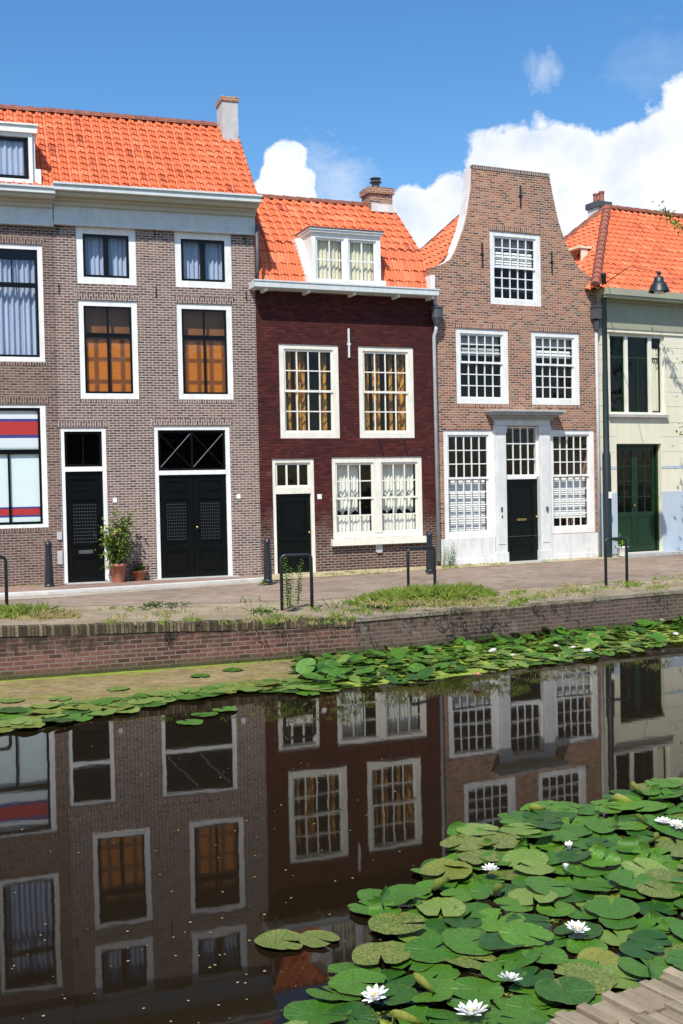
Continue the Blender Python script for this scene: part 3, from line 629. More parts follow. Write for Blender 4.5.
# dormer
du0, du1, dz0, dz1 = 1.215, 2.775, 5.93, 6.97; dm2 = (du0 + du1) / 2
q = MB(); q.box(du0, du0 + .04, .12, .95, dz0, dz1); q.box(du1 - .04, du1, .12, .95, dz0, dz1)
q.box(du0 - .04, du1 + .03, -.05, 1.15, dz1, dz1 + .05); q.box(du0 - .06, du1 + .05, -.075, 1.2, dz1 + .05, dz1 + .075); dm = q.build('dormer', M['white'], HB, bevel=.006)
q = MB(); q.box(du0 - .07, du1 + .06, -.085, 1.22, dz1 + .076, dz1 + .10); q.build('dormer_roof', M['lead'], dm)
q = MB(); q.box(du1 + .002, du1 + .1, -.02, .2, 5.9, 6.05); q.build('flashing', M['white'], dm)
q = MB(); q.box(du0 - .10, du0 - .002, -.02, .25, 5.9, 6.10)
L0 = Vector((du0 - .30, .50, 6.98)); 
for k in range(12):
    t = k / 12; d = .12 + .5 * t; z = 5.95 + .98 * t; q.box(du0 - .09 - .08 * t, du0 - .002, d - .1, d + .1, z, z + .085)
q.build('flashing', M['white'], dm)
w = window(dm, (du0 + .002, du1 - .002, dz0, dz1), .10, 'white', wb=.06, wt=.10, front=.0, lap=0, name='dormer_window', sashes=[(du0 + .10, dm2 - .045, dz0 + .06, dz1 - .10, 2, 2, .05, .026, 'white', .03), (dm2 + .045, du1 - .10, dz0 + .06, dz1 - .10, 2, 2, .05, .026, 'white', .03)])
q = MB(); q.box(dm2 - .05, dm2 + .05, -.004, .10, dz0 + .05, dz1 - .09); q.build('mullion', M['white'], w)
for x0, x1 in ((du0 + .13, dm2 - .08), (dm2 + .08, du1 - .13)): curtain('curtain', w, x0, x1, dz0 + .05, dz1 - .1, .135, M['lace_cream'], .016, .09)

# ================================================================== HOUSE C : brick neck gable
HC = empty('brick_house', FC.o, R(FC.a), 'orange brown brick house with a curved neck gable and white ground floor', 'house', 'canal houses')
ct = (1.40, 2.744, 5.69, 7.30); c1 = (.496, 1.839, 3.495, 5.13); c2 = (2.444, 3.756, 3.495, 5.13)
cl = (.14, 1.42, .55, 2.92); cr = (2.872, 4.13, .58, 2.93); cdoor = (1.42, 2.872, -.05, 3.0)
DB = 1.5; kn = [(-.5, 0, WC), (6.40, -.04, WC - .04), (6.43, .06, 4.12), (6.50, .24, 3.98), (6.60, .42, 3.80), (6.78, .54, 3.66), (7.03, .655, 3.49), (7.30, .77, 3.37), (7.62, .865, 3.245), (7.92, .925, 3.165), (8.2, .975, 3.10), (8.68, 1.01, 3.0)]
mb = MB(); inn = MB(); wall(mb, kn, [ct, c1, c2, cl, cr, cdoor], 0, .32, 0, 0); mb.box(1.42, 2.872, .16, .3, 2.95, 3.02)
body(mb, 0, WC, 6.1, DB + 2.0, (3.05, 5.4, 6.05), inn); mb.build('wall', M['brick_c'], HC); inn.build('interior', M['interior'], HC)
q = MB()
for A_, B_ in zip(kn[1:], kn[2:]):
    q.face([(A_[1] - .006, .38, A_[0]), (A_[1] - .006, .06, A_[0]), (B_[1] - .006, .06, B_[0] + .002), (B_[1] - .006, .38, B_[0] + .002)])
    q.face([(A_[1] - .006, .06, A_[0]), (A_[1] + .03, .06, A_[0]), (B_[1] + .03, .06, B_[0]), (B_[1] - .006, .06, B_[0])])
    q.face([(A_[1] - .006, .38, A_[0]), (B_[1] - .006, .38, B_[0]), (B_[1] + .1, .38, B_[0]), (A_[1] + .1, .38, A_[0])])
q.build('gable_edging', M['plaster_white'], HC)
lintel(HC, 'brick_a', 1.0, 3.01, 8.60, .085, -.012, 'gable_cap')
for (a, b, c, e) in (ct, c1, c2): lintel(HC, 'brick_c', a - .03, b + .03, e + .006, .11); lintel(HC, 'brick_c', a - .01, b + .01, c - .077, .07, name='brick_sill')
def sashwin(rect, ny_top, ny_bot, split, fw=.12, wb=None, blinds=(), nx=5):
    a, b, c, e = rect; i0, i1, j0, j1 = a + fw, b - fw, c + (wb or fw), e - .11; mz = j0 + (j1 - j0) * split
    w = window(HC, rect, fw, 'white', wb=wb, wt=.11, sashes=[(i0, i1, j0, mz + .02, nx, ny_bot, .04, .022, 'white', .075), (i0, i1, mz - .02, j1, nx, ny_top, .04, .022, 'white', .045)])
    for (t0, t1, mt, dd) in blinds:
        q = MB(); n = max(2, int((t1 - t0) * (j1 - j0) / .05))
        z0, z1 = j0 + (j1 - j0) * t0, j0 + (j1 - j0) * t1
        for k in range(n):
            za, zb = z0 + (z1 - z0) * k / n, z0 + (z1 - z0) * (k + 1) / n; q.face([(i0 + .01, dd, za), (i1 - .01, dd, za), (i1 - .01, dd + .018, zb - .004), (i0 + .01, dd + .018, zb - .004)])
        q.build('blind', M[mt], w)
    return w
sashwin(ct, 3, 3, .52, blinds=[(.80, 1.0, 'blind_grey', .19), (.54, .78, 'blind', .17)])
sashwin(c1, 3, 3, .56, blinds=[(.83, 1.0, 'blind_grey', .19), (.68, .80, 'blind_grey', .17)])
sashwin(c2, 3, 3, .56, blinds=[(.83, 1.0, 'blind_grey', .19), (.68, .80, 'blind', .17)])
sashwin(cl, 3, 4, .56, wb=.13, blinds=[(.02, .54, 'blind', .19)]); sashwin(cr, 3, 4, .56, wb=.13, blinds=[(.10, .54, 'blind', .19)])
q = MB(); wall(q, [(-.5, .03, WC - .03), (.56, .03, WC - .03)], [(1.40, 2.89, -.6, .6)], -.015, -.001); q.box(.02, 1.40, -.035, -.002, -.5, .10); q.box(2.89, WC - .02, -.035, -.002, -.5, .10)
q.build('plinth', M['plaster_white'], HC)
# door surround with pilasters and canopy
q = MB()
for x0, x1 in ((1.415, 1.70), (2.59, 2.877)):
    q.box(x0, x1, -.05, .12, -.05, 3.02); q.box(x0 - .02, x1 + .02, -.07, .10, -.06, .22); q.box(x0 + .05, x1 - .05, -.062, -.045, .4, 2.75); q.box(x0 - .015, x1 + .015, -.075, .1, 2.86, 3.01)
q.box(1.415, 2.877, -.06, .12, 3.02, 3.14); su = q.build('door_surround', M['white_grey'], HC, bevel=.008)
q = MB(); q.box(1.36, 2.93, -.10, .0, 3.14, 3.20); q.box(1.30, 2.99, -.18, .0, 3.20, 3.25); q.box(1.22, 3.08, -.30, .0, 3.25, 3.31); q.box(1.19, 3.11, -.34, .0, 3.31, 3.345); q.build('canopy', M['stone'], su, bevel=.008)
q = MB(); q.ring(1.70, 2.59, 1.88, 3.02, .05, .02, .11); q.box(1.75, 2.54, .0, .11, 1.83, 1.92)
for i in (1, 2, 3): x = 1.75 + .79 * i / 4; q.box(x - .011, x + .011, .04, .07, 1.92, 2.97)
for j in (1, 2): z = 1.92 + 1.05 * j / 3; q.box(1.75, 2.54, .042, .068, z - .011, z + .011)
tw = q.build('transom_window', M['white'], HC); q = MB(); q.face([(1.74, .056, 1.9), (2.55, .056, 1.9), (2.55, .056, 2.98), (1.74, .056, 2.98)]); q.build('pane', M['glass'], tw)
q = MB(); panels(q, 1.70, 2.59, -.01, 1.83, .07, [(1.83, 2.46, 1.0, 1.68), (1.83, 2.46, .48, .88), (1.83, 2.46, .12, .36)]); dl = q.build('door', M['black_green'], HC); knob(dl, 2.53, .98, .07); q = MB(); q.box(2.02, 2.27, .045, .07, .9, .95); q.build('letter_slot', M['brass'], dl)
q = MB(); q.box(1.6, 2.7, -.35, .1, -.12, .0); q.build('doorstep', M['stone'], HC, bevel=.01)
q = MB(); q.box(1.535, 1.58, -.075, -.05, 1.12, 1.22); q.box(1.55, 1.575, -.075, -.05, .98, 1.04); q.box(2.73, 2.78, -.09, -.05, 1.1, 1.2); q.build('bell_plate', M['lead'], su)
for u, z, h in ((2.22, 8.1, .24), (1.2, 6.75, .26), (3.03, 6.7, .24)):
    q = MB(); q.box(u - .012, u + .012, -.03, 0, z - h, z + h); q.box(u - .04, u + .04, -.025, 0, z, z + .02); q.build('wall_anchor', M['iron'], HC)
q = MB(); q.tube([(WC - .09, -.07, 5.3), (WC - .075, -.07, .05)], .04, 8); dp = q.build('downpipe', M['zinc'], HC, True)
q = MB(); q.box(WC - .20, WC + .0, -.2, -.01, 5.46, 5.72); q.box(WC - .215, WC + .015, -.215, -.01, 5.72, 5.75); q.lathe([(.05, -.22), (.08, 0), (0, 0)], 8, (WC - .1, -.1, 5.42)); q.build('hopper', M['lead'], dp)
# roof running back from the gable
DB = 1.5; rc = 2.0; zr = 8.30; ze = 6.12; Ls = math.hypot(rc + .05, zr - ze)
q = MB(); S = Vector((rc + .05, 0, zr - ze)) / Ls
pantile(q, (-.05, 0, ze), (0, -1, 0), S, Vector((-S.z, 0, S.x)), Ls, lambda s: -(DB + (rc + .05) - s * (rc + .05) / Ls), lambda s: -.30, .2, .27, seed=12)
S2 = Vector((-(WC + .05 - rc), 0, zr - ze)).normalized(); L2 = math.hypot(WC + .05 - rc, zr - ze)
pantile(q, (WC + .05, 0, ze), (0, 1, 0), S2, Vector((-S2.z * -1, 0, -S2.x)), L2, lambda s: .30, lambda s: DB + (rc + .05) - s * (rc + .05) / Ls, .2, .27, seed=13)
q.face([(-.05, .3, ze), (rc, .3, zr), (rc, DB, zr), (-.05, DB + 2.05, ze)], [(0, 0)] * 4); q.face([(WC + .05, .3, ze), (WC + .05, DB + 2.05, ze), (rc, DB, zr), (rc, .3, zr)], [(0, 0)] * 4)
q.face([(-.05, DB + 2.05, ze), (rc, DB, zr), (WC + .05, DB + 2.05, ze)], [(0, 0)] * 3)
r = q.build('roof', M['tile'], HC); q = MB(); ridge_run(q, (rc, .3, zr + .04), (rc, DB, zr + .04), .085); ridge_run(q, (rc, DB, zr + .04), (-.05, DB + 2.05, ze + .05), .06); q.build('ridge_tiles', M['ridge'], r)

# ================================================================== HOUSE D : cream stucco, hipped roof
HD = empty('stucco_house', FD.o, R(FD.a), 'cream stucco house with pale blue base, green glazed double door and hipped orange roof', 'house', 'canal houses')
dw = (.331, 2.03, 3.30, 5.18); dd = (.51, 1.881, .05, 2.61); dw2 = (4.0, 5.6, 3.3, 5.18); dw3 = (4.0, 5.6, .9, 2.6)
mb = MB(); inn = MB(); wall(mb, [(-.5, .004, WD), (6.1, .004, WD)], [dw, dd, dw2, dw3], 0, .25); body(mb, 0, WD, 6.1, 4.74, (2.9, 5.4, 6.0), inn)
mb.build('wall', M['stucco'], HD); inn.build('interior', M['interior'], HD)
q = MB(); wall(q, [(-.5, .01, WD), (1.47, .01, WD)], [(.505, 1.886, -.6, 1.6), (3.995, 5.605, .895, 1.6)], -.010, -.001); q.build('plinth', M['stucco_blue'], HD)
q = MB()
for x0, x1 in ((.01, .505), (1.886, WD)): q.box(x0, x1, -.007, 0, 2.02, 2.085)
q.build('band', M['stucco_blue'], HD)
q = MB()
for z in [2.42, 2.78, 3.12, 3.5, 3.85, 4.2, 4.55, 4.9]:
    for x0, x1 in ((.02, .30), (2.08, 3.97), (5.63, WD)) if z > 3.2 else ((.02, .48), (1.91, WD)): q.box(x0, x1, -.0045, 0, z, z + .008)
q.build('groove_moulding', M['stucco_line'], HD)
def dwin(rect):
    a, b, c, e = rect; wd = b - a
    w = window(HD, rect, .07, 'cream', wb=.06, wt=.06, front=.05); xs = (a + .07, a + .30 * wd, a + .36 * wd, a + .73 * wd, a + .79 * wd, b - .07); q = MB()
    for x0, x1 in ((xs[1], xs[2]), (xs[3], xs[4])): q.box(x0, x1, .055, .13, c + .05, e - .05)
    q.build('mullion', M['cream'], w)
    for x0, x1, nx in ((xs[0], xs[1], 1), (xs[2], xs[3], 2), (xs[4], xs[5], 1)):
        s = MB(); s.ring(x0 - .003, x1 + .003, c + .055, e - .055, .035, .09, .12)
        if nx == 2: s.box((x0 + x1) / 2 - .015, (x0 + x1) / 2 + .015, .093, .118, c + .08, e - .55)
        s.box(x0 + .03, x1 - .03, .094, .117, e - .56, e - .52); s.build('sash', M['green_door'], w)
        g = MB(); g.face([(x0, .11, c + .06), (x1, .11, c + .06), (x1, .11, e - .06), (x0, .11, e - .06)]); g.build('pane', M['glass'], w)
    curtain('curtain', w, xs[4] + .03, xs[5] - .02, c + .1, e - .3, .15, M['lace_cream'], .02, .08)
    q = MB(); q.box(a - .06, b + .04, -.08, .06, c - .07, c - .002); q.build('sill', M['stone'], w)
for r_ in (dw, dw2, dw3): dwin(r_)
q = MB(); a, b, c, e = dd; q.ring(a - .004, b + .004, c - .01, e + .004, .055, .06, .2, wb=.02); df = q.build('door_frame', M['green_door'], HD); df.location.y = .05
mid = (a + b) / 2
for x0, x1 in ((a + .055, mid - .003), (mid + .003, b - .055)):
    q = MB(); g0 = c + .95; wall(q, [(c + .01, x0, x1), (e - .06, x0, x1)], [(x0 + .08, x1 - .08, g0, e - .16)], .10, .14)
    q.box(x0 + .07, x1 - .07, .125, .14, c + .02, g0 - .01); q.ring(x0 + .08, x1 - .08, c + .16, g0 - .1, .025, .088, .10)
    xm = (x0 + x1) / 2; q.box(xm - .012, xm + .012, .108, .13, g0, e - .16)
    for j in (1, 2, 3): z = g0 + (e - .16 - g0) * j / 4; q.box(x0 + .07, x1 - .07, .11, .128, z - .012, z + .012)
    dl = q.build('door', M['green_door'], HD); g = MB(); g.face([(x0 + .08, .12, g0), (x1 - .08, .12, g0), (x1 - .08, .12, e - .16), (x0 + .08, .12, e - .16)]); g.build('pane', M['glass'], dl)
    dl.location.y = .07
    if x1 < mid: knob(dl, x1 - .04, 1.15, .10)
q = MB(); q.box(.35, 4.2, -.45, .02, -.12, .045); q.build('doorstep', M['stone'], HD, bevel=.01)
q = MB(); q.box(.0, WD, -.03, 0, 5.20, 5.28, 1); q.box(.0, WD, -.05, 0, 5.28, 5.88, 0); q.box(-.01, WD, -.12, 0, 5.88, 5.94, 0); q.box(-.02, WD, -.34, .1, 5.94, 6.0, 0); q.box(-.04, WD, -.37, .1, 6.0, 6.15, 0)
q.build('cornice', [M['olive'], M['stucco']], HD, bevel=.008)
AP = 2.37; e0 = -.30; ze = 6.14; zr = 8.78; run = AP - e0; Ls = math.hypot(run, zr - ze); k = run / Ls
q = MB(); S = Vector((0, run, zr - ze)) / Ls
pantile(q, (0, e0, ze), (1, 0, 0), S, Vector((0, -S.z, S.y)), Ls, lambda s: e0 + s * k, lambda s: WD, .2, .21, seed=21)
S = Vector((run, 0, zr - ze)) / Ls; back = 2 * AP - e0
pantile(q, (e0, 0, ze), (0, -1, 0), S, Vector((-S.z, 0, S.x)), Ls, lambda s: -(back - s * k), lambda s: -(e0 + s * k), .2, .21, seed=22)
q.face([(e0, e0, ze), (WD, e0, ze), (WD, AP, zr), (AP, AP, zr)], [(0, 0)] * 4); q.face([(e0, back, ze), (e0, e0, ze), (AP, AP, zr)], [(0, 0)] * 3); q.face([(WD, back, ze), (e0, back, ze), (AP, AP, zr), (WD, AP, zr)], [(0, 0)] * 4)
r = q.build('roof', M['tile'], HD)
q = MB(); ridge_run(q, (e0, e0, ze + .06), (AP, AP, zr + .04), .10, .26); ridge_run(q, (AP, AP, zr + .04), (WD, AP, zr + .04), .09); ridge_run(q, (AP, AP, zr + .04), (e0, back, ze + .05), .10, .3); q.build('ridge_tiles', M['ridge'], r)
cc = FD.plane(599, 210, (0, 1, 0), 2.75)
cx, cz = cc.x, cc.z
q = MB(); q.box(cx - .21, cx + .19, 2.55, 2.95, cz - .6, cz + .02, 0); q.box(cx - .25, cx + .23, 2.50, 3.0, cz + .02, cz + .17, 1); ch = q.build('chimney', [M['plaster_white'], M['lead']], HD, bevel=.01)
for s, hh in ((-.1, .24), (.09, .32)):
    q = MB(); q.lathe([(.075, 0), (.065, hh - .06), (.08, hh - .05), (.08, hh), (0, hh)], 10, (cx + s, 2.75, cz + .17)); q.build('chimney_pot', M['ridge'], ch)
# small roof light on the hip side
sp = FD.plane(582, 257, (-S.z, 0, S.x), -S.z * e0 + S.x * ze)
q = MB(); q.box(sp.x - .28, sp.x + .1, sp.y - .25, sp.y + .25, sp.z + .16, sp.z + .21); q.box(sp.x - .2, sp.x + .0, sp.y - .22, sp.y - .19, sp.z - .3, sp.z + .16); q.box(sp.x - .2, sp.x + .0, sp.y + .19, sp.y + .22, sp.z - .3, sp.z + .16); q.build('roof_dormer', M['stucco'], HD)

# ================================================================== CANAL, QUAYS AND STREET
W0, W1, W2 = on_z(0, 681, 0), on_z(356, 654.5, 0), on_z(683, 623, 0)
dL = (W0 - W1).normalized(); dR = (W2 - W1).normalized()
base = [W1 + dL * 60, W0, W1, W2, W1 + dR * 60]
def lipz(px, py, P, Q):
    n = Vector((-(Q - P).y, (Q - P).x, 0)); r = sight(px, py); t = n.dot(P - CAM) / n.dot(r); return (CAM + r * t).z
ZL = lipz(0, 627.5, W0, W1); ZM = lipz(356, 618, W0, W1); ZR = lipz(683, 590.5, W1, W2)
nL = Vector((dL.y, -dL.x, 0)); nR = Vector((-dR.y, dR.x, 0))
if nL.y < 0: nL = -nL
nM = (nL + nR).normalized()
def off(i, d, z):
    p = base[i] + (nL, nL, nM, nR, nR)[i] * d; return Vector((p.x, p.y, z))
def lip(i): return (ZL, ZL, ZM, ZR, ZR)[i]
QW = empty('quay_wall', (0, 0, 0), 0, 'red brown brick quay wall with mossy brick capping on the far side of the canal', 'quay wall')
def quay_sect(i, j, face, cap, capname, capmat, capd, caph):
    L = (base[j] - base[i]).length; q = MB()
    za, zb = lip(i) - caph, lip(j) - caph
    q.face([off(i, 0, -1.2), off(j, 0, -1.2), off(j, 0, zb), off(i, 0, za)], [(0, -1.2), (L, -1.2), (L, zb), (0, za)]); q.build('brick_face', M[face], QW)
    q = MB(); za, zb = lip(i), lip(j); o = -.008
    n = int(L / .6) if capname == 'brick_capping' else int(L / 1.4)
    for k in range(n):
        t0, t1 = k / n + (.0006 if capname != 'brick_capping' else 0), (k + 1) / n
        jit = rnd.uniform(-.008, .008); jd = rnd.uniform(-.008, .008)
        P = lambda t, d, dz: off(i, d, 0).lerp(off(j, d, 0), t) + Vector((0, 0, za + (zb - za) * t + dz + jit))
        A_, B_, C_, D_ = P(t0, o + jd, -caph), P(t1, o + jd, -caph), P(t1, o + jd, 0), P(t0, o + jd, 0); E_, F_ = P(t1, capd, 0), P(t0, capd, 0)
        s0, s1 = t0 * L, t1 * L
        q.face([A_, B_, C_, D_], [(0, s0), (0, s1), (caph, s1), (caph, s0)]); q.face([D_, C_, E_, F_], [(0, s0), (0, s1), (capd, s1), (capd, s0)])
        q.face([A_, D_, F_, P(t0, capd, -caph)], [(0, 0)] * 4); q.face([B_, P(t1, capd, -caph), E_, C_], [(0, 0)] * 4); q.face([P(t0, .05, -caph), P(t1, .05, -caph), B_, A_], [(0, 0)] * 4)
    q.build(capname, capmat, QW)
def conc():
    n = NT('weathered_concrete'); v = n.coord(); c = n.ramp(n.noise(v, 2.2, 8, .7), [(.3, (.14, .115, .08)), (.5, (.25, .21, .155)), (.75, (.36, .31, .24))])
    c = n.mix(n.math('MULTIPLY', n.ramp(n.noise(n.map(v, (1, 1, .3)), 6, 6, .7), [(.5, 0.0), (.75, 1.0)]), .6), c, (.07, .065, .04))
    n.base(c, .9, .2); n.bump(n.noise(v, 18, 6, .7), .5, .02); return n.m
M['concrete'] = conc()
for i in (0, 1): quay_sect(i, i + 1, 'brick_quay', 0, 'brick_capping', M['brick_cap'], .22, .125)
for i in (2, 3): quay_sect(i, i + 1, 'brick_quay_grey', 0, 'concrete_capping', M['concrete'], .30, .055)


# houses' foot line, extended both ways
foot = [FA.W(-40, -.02, 0), FA.W(0, -.02, 0), FB.W(0, -.02, 0), FC.W(0, -.02, 0), FD.W(0, -.02, 0), FD.W(45, -.02, 0)]
def stations(fn):
    return [fn(k) for k in range(len(foot))]
Wm = [W1 + dL * 45, W0, W1, W1 + dR * 2.2, W2, W1 + dR * 50]
Wz = [ZL, ZL, ZM, ZM + (ZR - ZM) * .35, ZR, ZR]
def edge(t, k, dz=0.0):
    """t = 0 at the quay capping, 1 at the foot of the houses"""
    n = (nL, nL, nM, nR, nR, nR)[k]; a = Wm[k] + n * .20; a = Vector((a.x, a.y, Wz[k] - .012)); b = foot[k] + Vector((0, 0, -.015)); p = a.lerp(b, t); p.z += dz; return p
def strip(name, t0, t1, mat, dz0=0.0, dz1=0.0, nsub=1, skirt=0.0, ks=None):
    q = MB(); ts = [t0[i] if isinstance(t0, (list, tuple)) else t0 for i in range(6)], [t1[i] if isinstance(t1, (list, tuple)) else t1 for i in range(6)]
    for k in range(5) if ks is None else ks:
        for j in range(nsub):
            f0, f1 = j / nsub, (j + 1) / nsub
            P = lambda f, kk, sgn=0: edge(ts[0][kk] + (ts[1][kk] - ts[0][kk]) * f, kk, dz0 + (dz1 - dz0) * f)
            pts = [P(f0, k), P(f0, k + 1), P(f1, k + 1), P(f1, k)]
            q.face(pts, [(p.x * .92 + p.y * .38, p.y * .92 - p.x * .38) for p in pts])
        if skirt:
            a, b = P(0, k), P(0, k + 1); q.face([a + Vector((0, 0, -skirt)), b + Vector((0, 0, -skirt)), b, a])
    return tag(q.build(name, mat), kind='structure')

def dirtmat():
    n = NT('bank_dirt'); v = n.coord()
    c = n.ramp(n.noise(v, 1.3, 9, .72), [(.28, (.17, .13, .085)), (.48, (.30, .24, .16)), (.62, (.40, .325, .225)), (.8, (.47, .40, .30))])
    gr = n.ramp(n.noise(n.map(v, (1, 1, 1), (5, 2, 0)), .9, 8, .75), [(.56, 0.0), (.70, 1.0)])
    c = n.mix(n.math('MULTIPLY', gr, .6), c, (.10, .12, .035))
    n.base(c, .95, .1); n.bump(n.noise(v, 9, 9, .75), .9, .05); return n.m
M['dirt'] = dirtmat()
M['paving'] = brick('street_clinker', [(0, (.17, .12, .09)), (.5, (.245, .18, .14)), (1, (.30, .23, .18))], (.25, .20, .155), w=.2, h=.1, ms=.008, stain=(.31, .265, .21), stain_amt=.6)
M['paving_red'] = brick('red_pavement_brick', [(0, (.20, .115, .09)), (.5, (.27, .165, .13)), (1, (.32, .21, .17))], (.26, .21, .17), w=.2, h=.1, ms=.008, stain=(.33, .28, .22), stain_amt=.5)
M['cobble_pale'] = brick('pale_gutter_cobble', [(0, (.38, .33, .27)), (.5, (.46, .41, .34)), (1, (.53, .48, .41))], (.28, .24, .19), w=.16, h=.1, ms=.012, stain=(.25, .2, .15), stain_amt=.4)
M['kerbstone'] = paint('kerb_stone', (.56, .55, .52), .85, .12, 3, (.33, .30, .26), .5)
M['sandy'] = paint('sandy_verge', (.40, .33, .20), .95, .2, 3, (.22, .2, .1), .5, .4)
strip('bank', 0.0, (.37, .37, .33, .30, .24, .24), M['dirt'], nsub=6)
strip('road', (.37, .37, .33, .30, .24, .24), (.56, .58, .82, .97, .97, .97), M['paving'], .004, .004, nsub=2)
strip('gutter_strip', (.56, .58, .80, .8, .8, .8), (.66, .69, .845, .9, .9, .9), M['cobble_pale'], .008, .008, ks=(0, 1))
strip('kerb', (.66, .69, .845, .9, .9, .9), (.71, .735, .875, .93, .93, .93), M['kerbstone'], .05, .05, skirt=.08, ks=(0, 1))
strip('pavement', (.71, .735, .875, .93, .93, .93), 1.012, M['paving_red'], .046, .015, ks=(0, 1))
strip('verge', (.9, .9, .84, .90, .93, .93), 1.012, M['sandy'], .010, .014, ks=(2, 3, 4))
# land behind, on both banks, and the canal bed
M['earth'] = paint('earth', (.16, .13, .09), .95, .2, .5)
q = MB(); A0 = [edge(0.0, k, -.05) for k in range(6)]
for a, b in zip(A0, A0[1:]): q.face([a, b, b + Vector((0, 400, 0)) , a + Vector((0, 400, 0))])
q.face([A0[0] + Vector((-400, 0, 0)), A0[0], A0[0] + Vector((0, 400, 0)), A0[0] + Vector((-400, 400, 0))]); q.face([A0[-1], A0[-1] + Vector((400, 0, 0)), A0[-1] + Vector((400, 400, 0)), A0[-1] + Vector((0, 400, 0))])
tag(q.build('ground', M['earth']), kind='structure')
q = MB(); q.face([(-500, -500, -1.2), (500, -500, -1.2), (500, 500, -1.2), (-500, 500, -1.2)]); tag(q.build('canal_bed', M['earth']), kind='structure')
q = MB(); q.face([(-120, -60, 0), (120, -60, 0), (120, 80, 0), (-120, 80, 0)]); tag(q.build('canal_water', M['water']), kind='structure')

# near quay
ZN = .70
N0, N1 = on_z(545, 1025, ZN), on_z(683, 973, ZN); dn = (N1 - N0).normalized(); dn.z = 0; inn_ = Vector((dn.y, -dn.x, 0))
if inn_.y > 0: inn_ = -inn_
NQ = empty('quay_wall', (0, 0, 0), 0, 'near quay edge of pale weathered paving bricks beside the water lilies', 'quay wall')
q = MB(); P = lambda s, d, z: N0 + dn * s + inn_ * d + Vector((0, 0, z - ZN))
q.face([P(40, -.02, -1.2), P(-40, -.02, -1.2), P(-40, -.02, ZN - .1), P(40, -.02, ZN - .1)], [(0, 0), (80, 0), (80, 1.8), (0, 1.8)]); q.build('brick_face', M['brick_quay'], NQ)
def stone_n():
    n = NT('weathered_paving_brick'); g = n.n('ShaderNodeNewGeometry'); v = n.coord()
    c = n.ramp(g.outputs['Random Per Island'], [(0, (.19, .15, .095)), (.5, (.27, .215, .145)), (1, (.34, .28, .195))])
    c = n.mix(n.math('MULTIPLY', n.ramp(n.noise(v, 14, 8, .75), [(.45, 0.0), (.72, 1.0)]), .65), c, (.15, .125, .085)); n.base(c, .92, .15); n.bump(n.noise(v, 45, 7, .7), .6, .008); return n.m
M['cap_brick'] = stone_n()
q = MB()
for row_ in range(5):
    for k in range(-50, 140):
        w_ = .043; s0 = k * w_ + (.03 if row_ % 2 else 0); d0 = row_ * .165 - .045; j = lambda a: rnd.uniform(-a, a)
        dz = j(.010) - (.006 if row_ == 0 else 0); de = j(.018)
        s_a, s_b = s0 + .002, s0 + w_ - .002; da, db = d0 + de + .003, d0 + .159 + de * .5; z = ZN + dz
        c = .006; top = [P(s_a + c, da + c, z), P(s_b - c, da + c, z + j(.004)), P(s_b - c, db - c, z + j(.004)), P(s_a + c, db - c, z)]; mid_ = [P(s_a, da, z - c), P(s_b, da, z - c), P(s_b, db, z - c), P(s_a, db, z - c)]; low_ = [p + Vector((0, 0, -.11)) for p in mid_]
        i = len(q.v); q.v += [tuple(p) for p in top + mid_ + low_]
        fs = [(0, 1, 2, 3)] if (top[1] - top[0]).cross(top[2] - top[1]).z > 0 else [(3, 2, 1, 0)]
        for a in range(4):
            b = (a + 1) % 4; fs += [(a, a + 4, b + 4, b), (a + 4, a + 8, b + 8, b + 4)]
        for f_ in fs: q.f.append(tuple(i + x for x in f_)); q.uv.append(None); q.mi.append(0)
q.build('brick_capping', M['cap_brick'], NQ)
q = MB(); q.face([P(-60, .05, ZN - .028), P(60, .05, ZN - .028), P(60, 200, ZN - .028), P(-60, 200, ZN - .028)][::-1]); 
me = q.build('near_ground', paint('dark_clinker', (.05, .047, .042), .9, .2, 4)); tag(me, kind='structure')

# the row of houses on the near bank behind the viewpoint: the window panes mirror it
FN = Frame((20, -10, ZN - .03), 200.0)
NH = empty('brick_house', FN.o, R(FN.a), 'brown brick house row with orange roof on the near bank behind the viewpoint', 'house', 'near bank houses')
nops = [(1.5 + 3.2 * i, 2.7 + 3.2 * i, z0, z0 + 1.7) for i in range(12) for z0 in (.9, 3.8)]
mb = MB(); wall(mb, [(-.5, 0, 40), (6.6, 0, 40)], nops, 0, .25); mb.box(0, 40, 5.8, 6, -.5, 6.6); mb.box(0, .2, .25, 5.8, -.5, 6.6); mb.box(39.8, 40, .25, 5.8, -.5, 6.6); mb.build('wall', M['brick_z'], NH)
q = MB(); q.face([(-.2, -.3, 6.5), (40.2, -.3, 6.5), (40.2, 3, 9.6), (-.2, 3, 9.6)], [(0, 0), (200, 0), (200, 16), (0, 16)]); q.face([(40.2, 6.3, 6.5), (-.2, 6.3, 6.5), (-.2, 3, 9.6), (40.2, 3, 9.6)], [(0, 0), (200, 0), (200, 16), (0, 16)]); q.build('roof', M['tile'], NH)
for (a, b, c, e) in nops:
    q = MB(); q.ring(a - .003, b + .003, c - .003, e + .003, .1, .03, .12); q.box(a + .1, b - .1, .07, .1, (c + e) / 2 - .03, (c + e) / 2 + .03); w = q.build('window', M['white'], NH)
    q = MB(); q.face([(a, .09, c), (b, .09, c), (b, .09, e), (a, .09, e)]); q.build('pane', M['glass'], w)

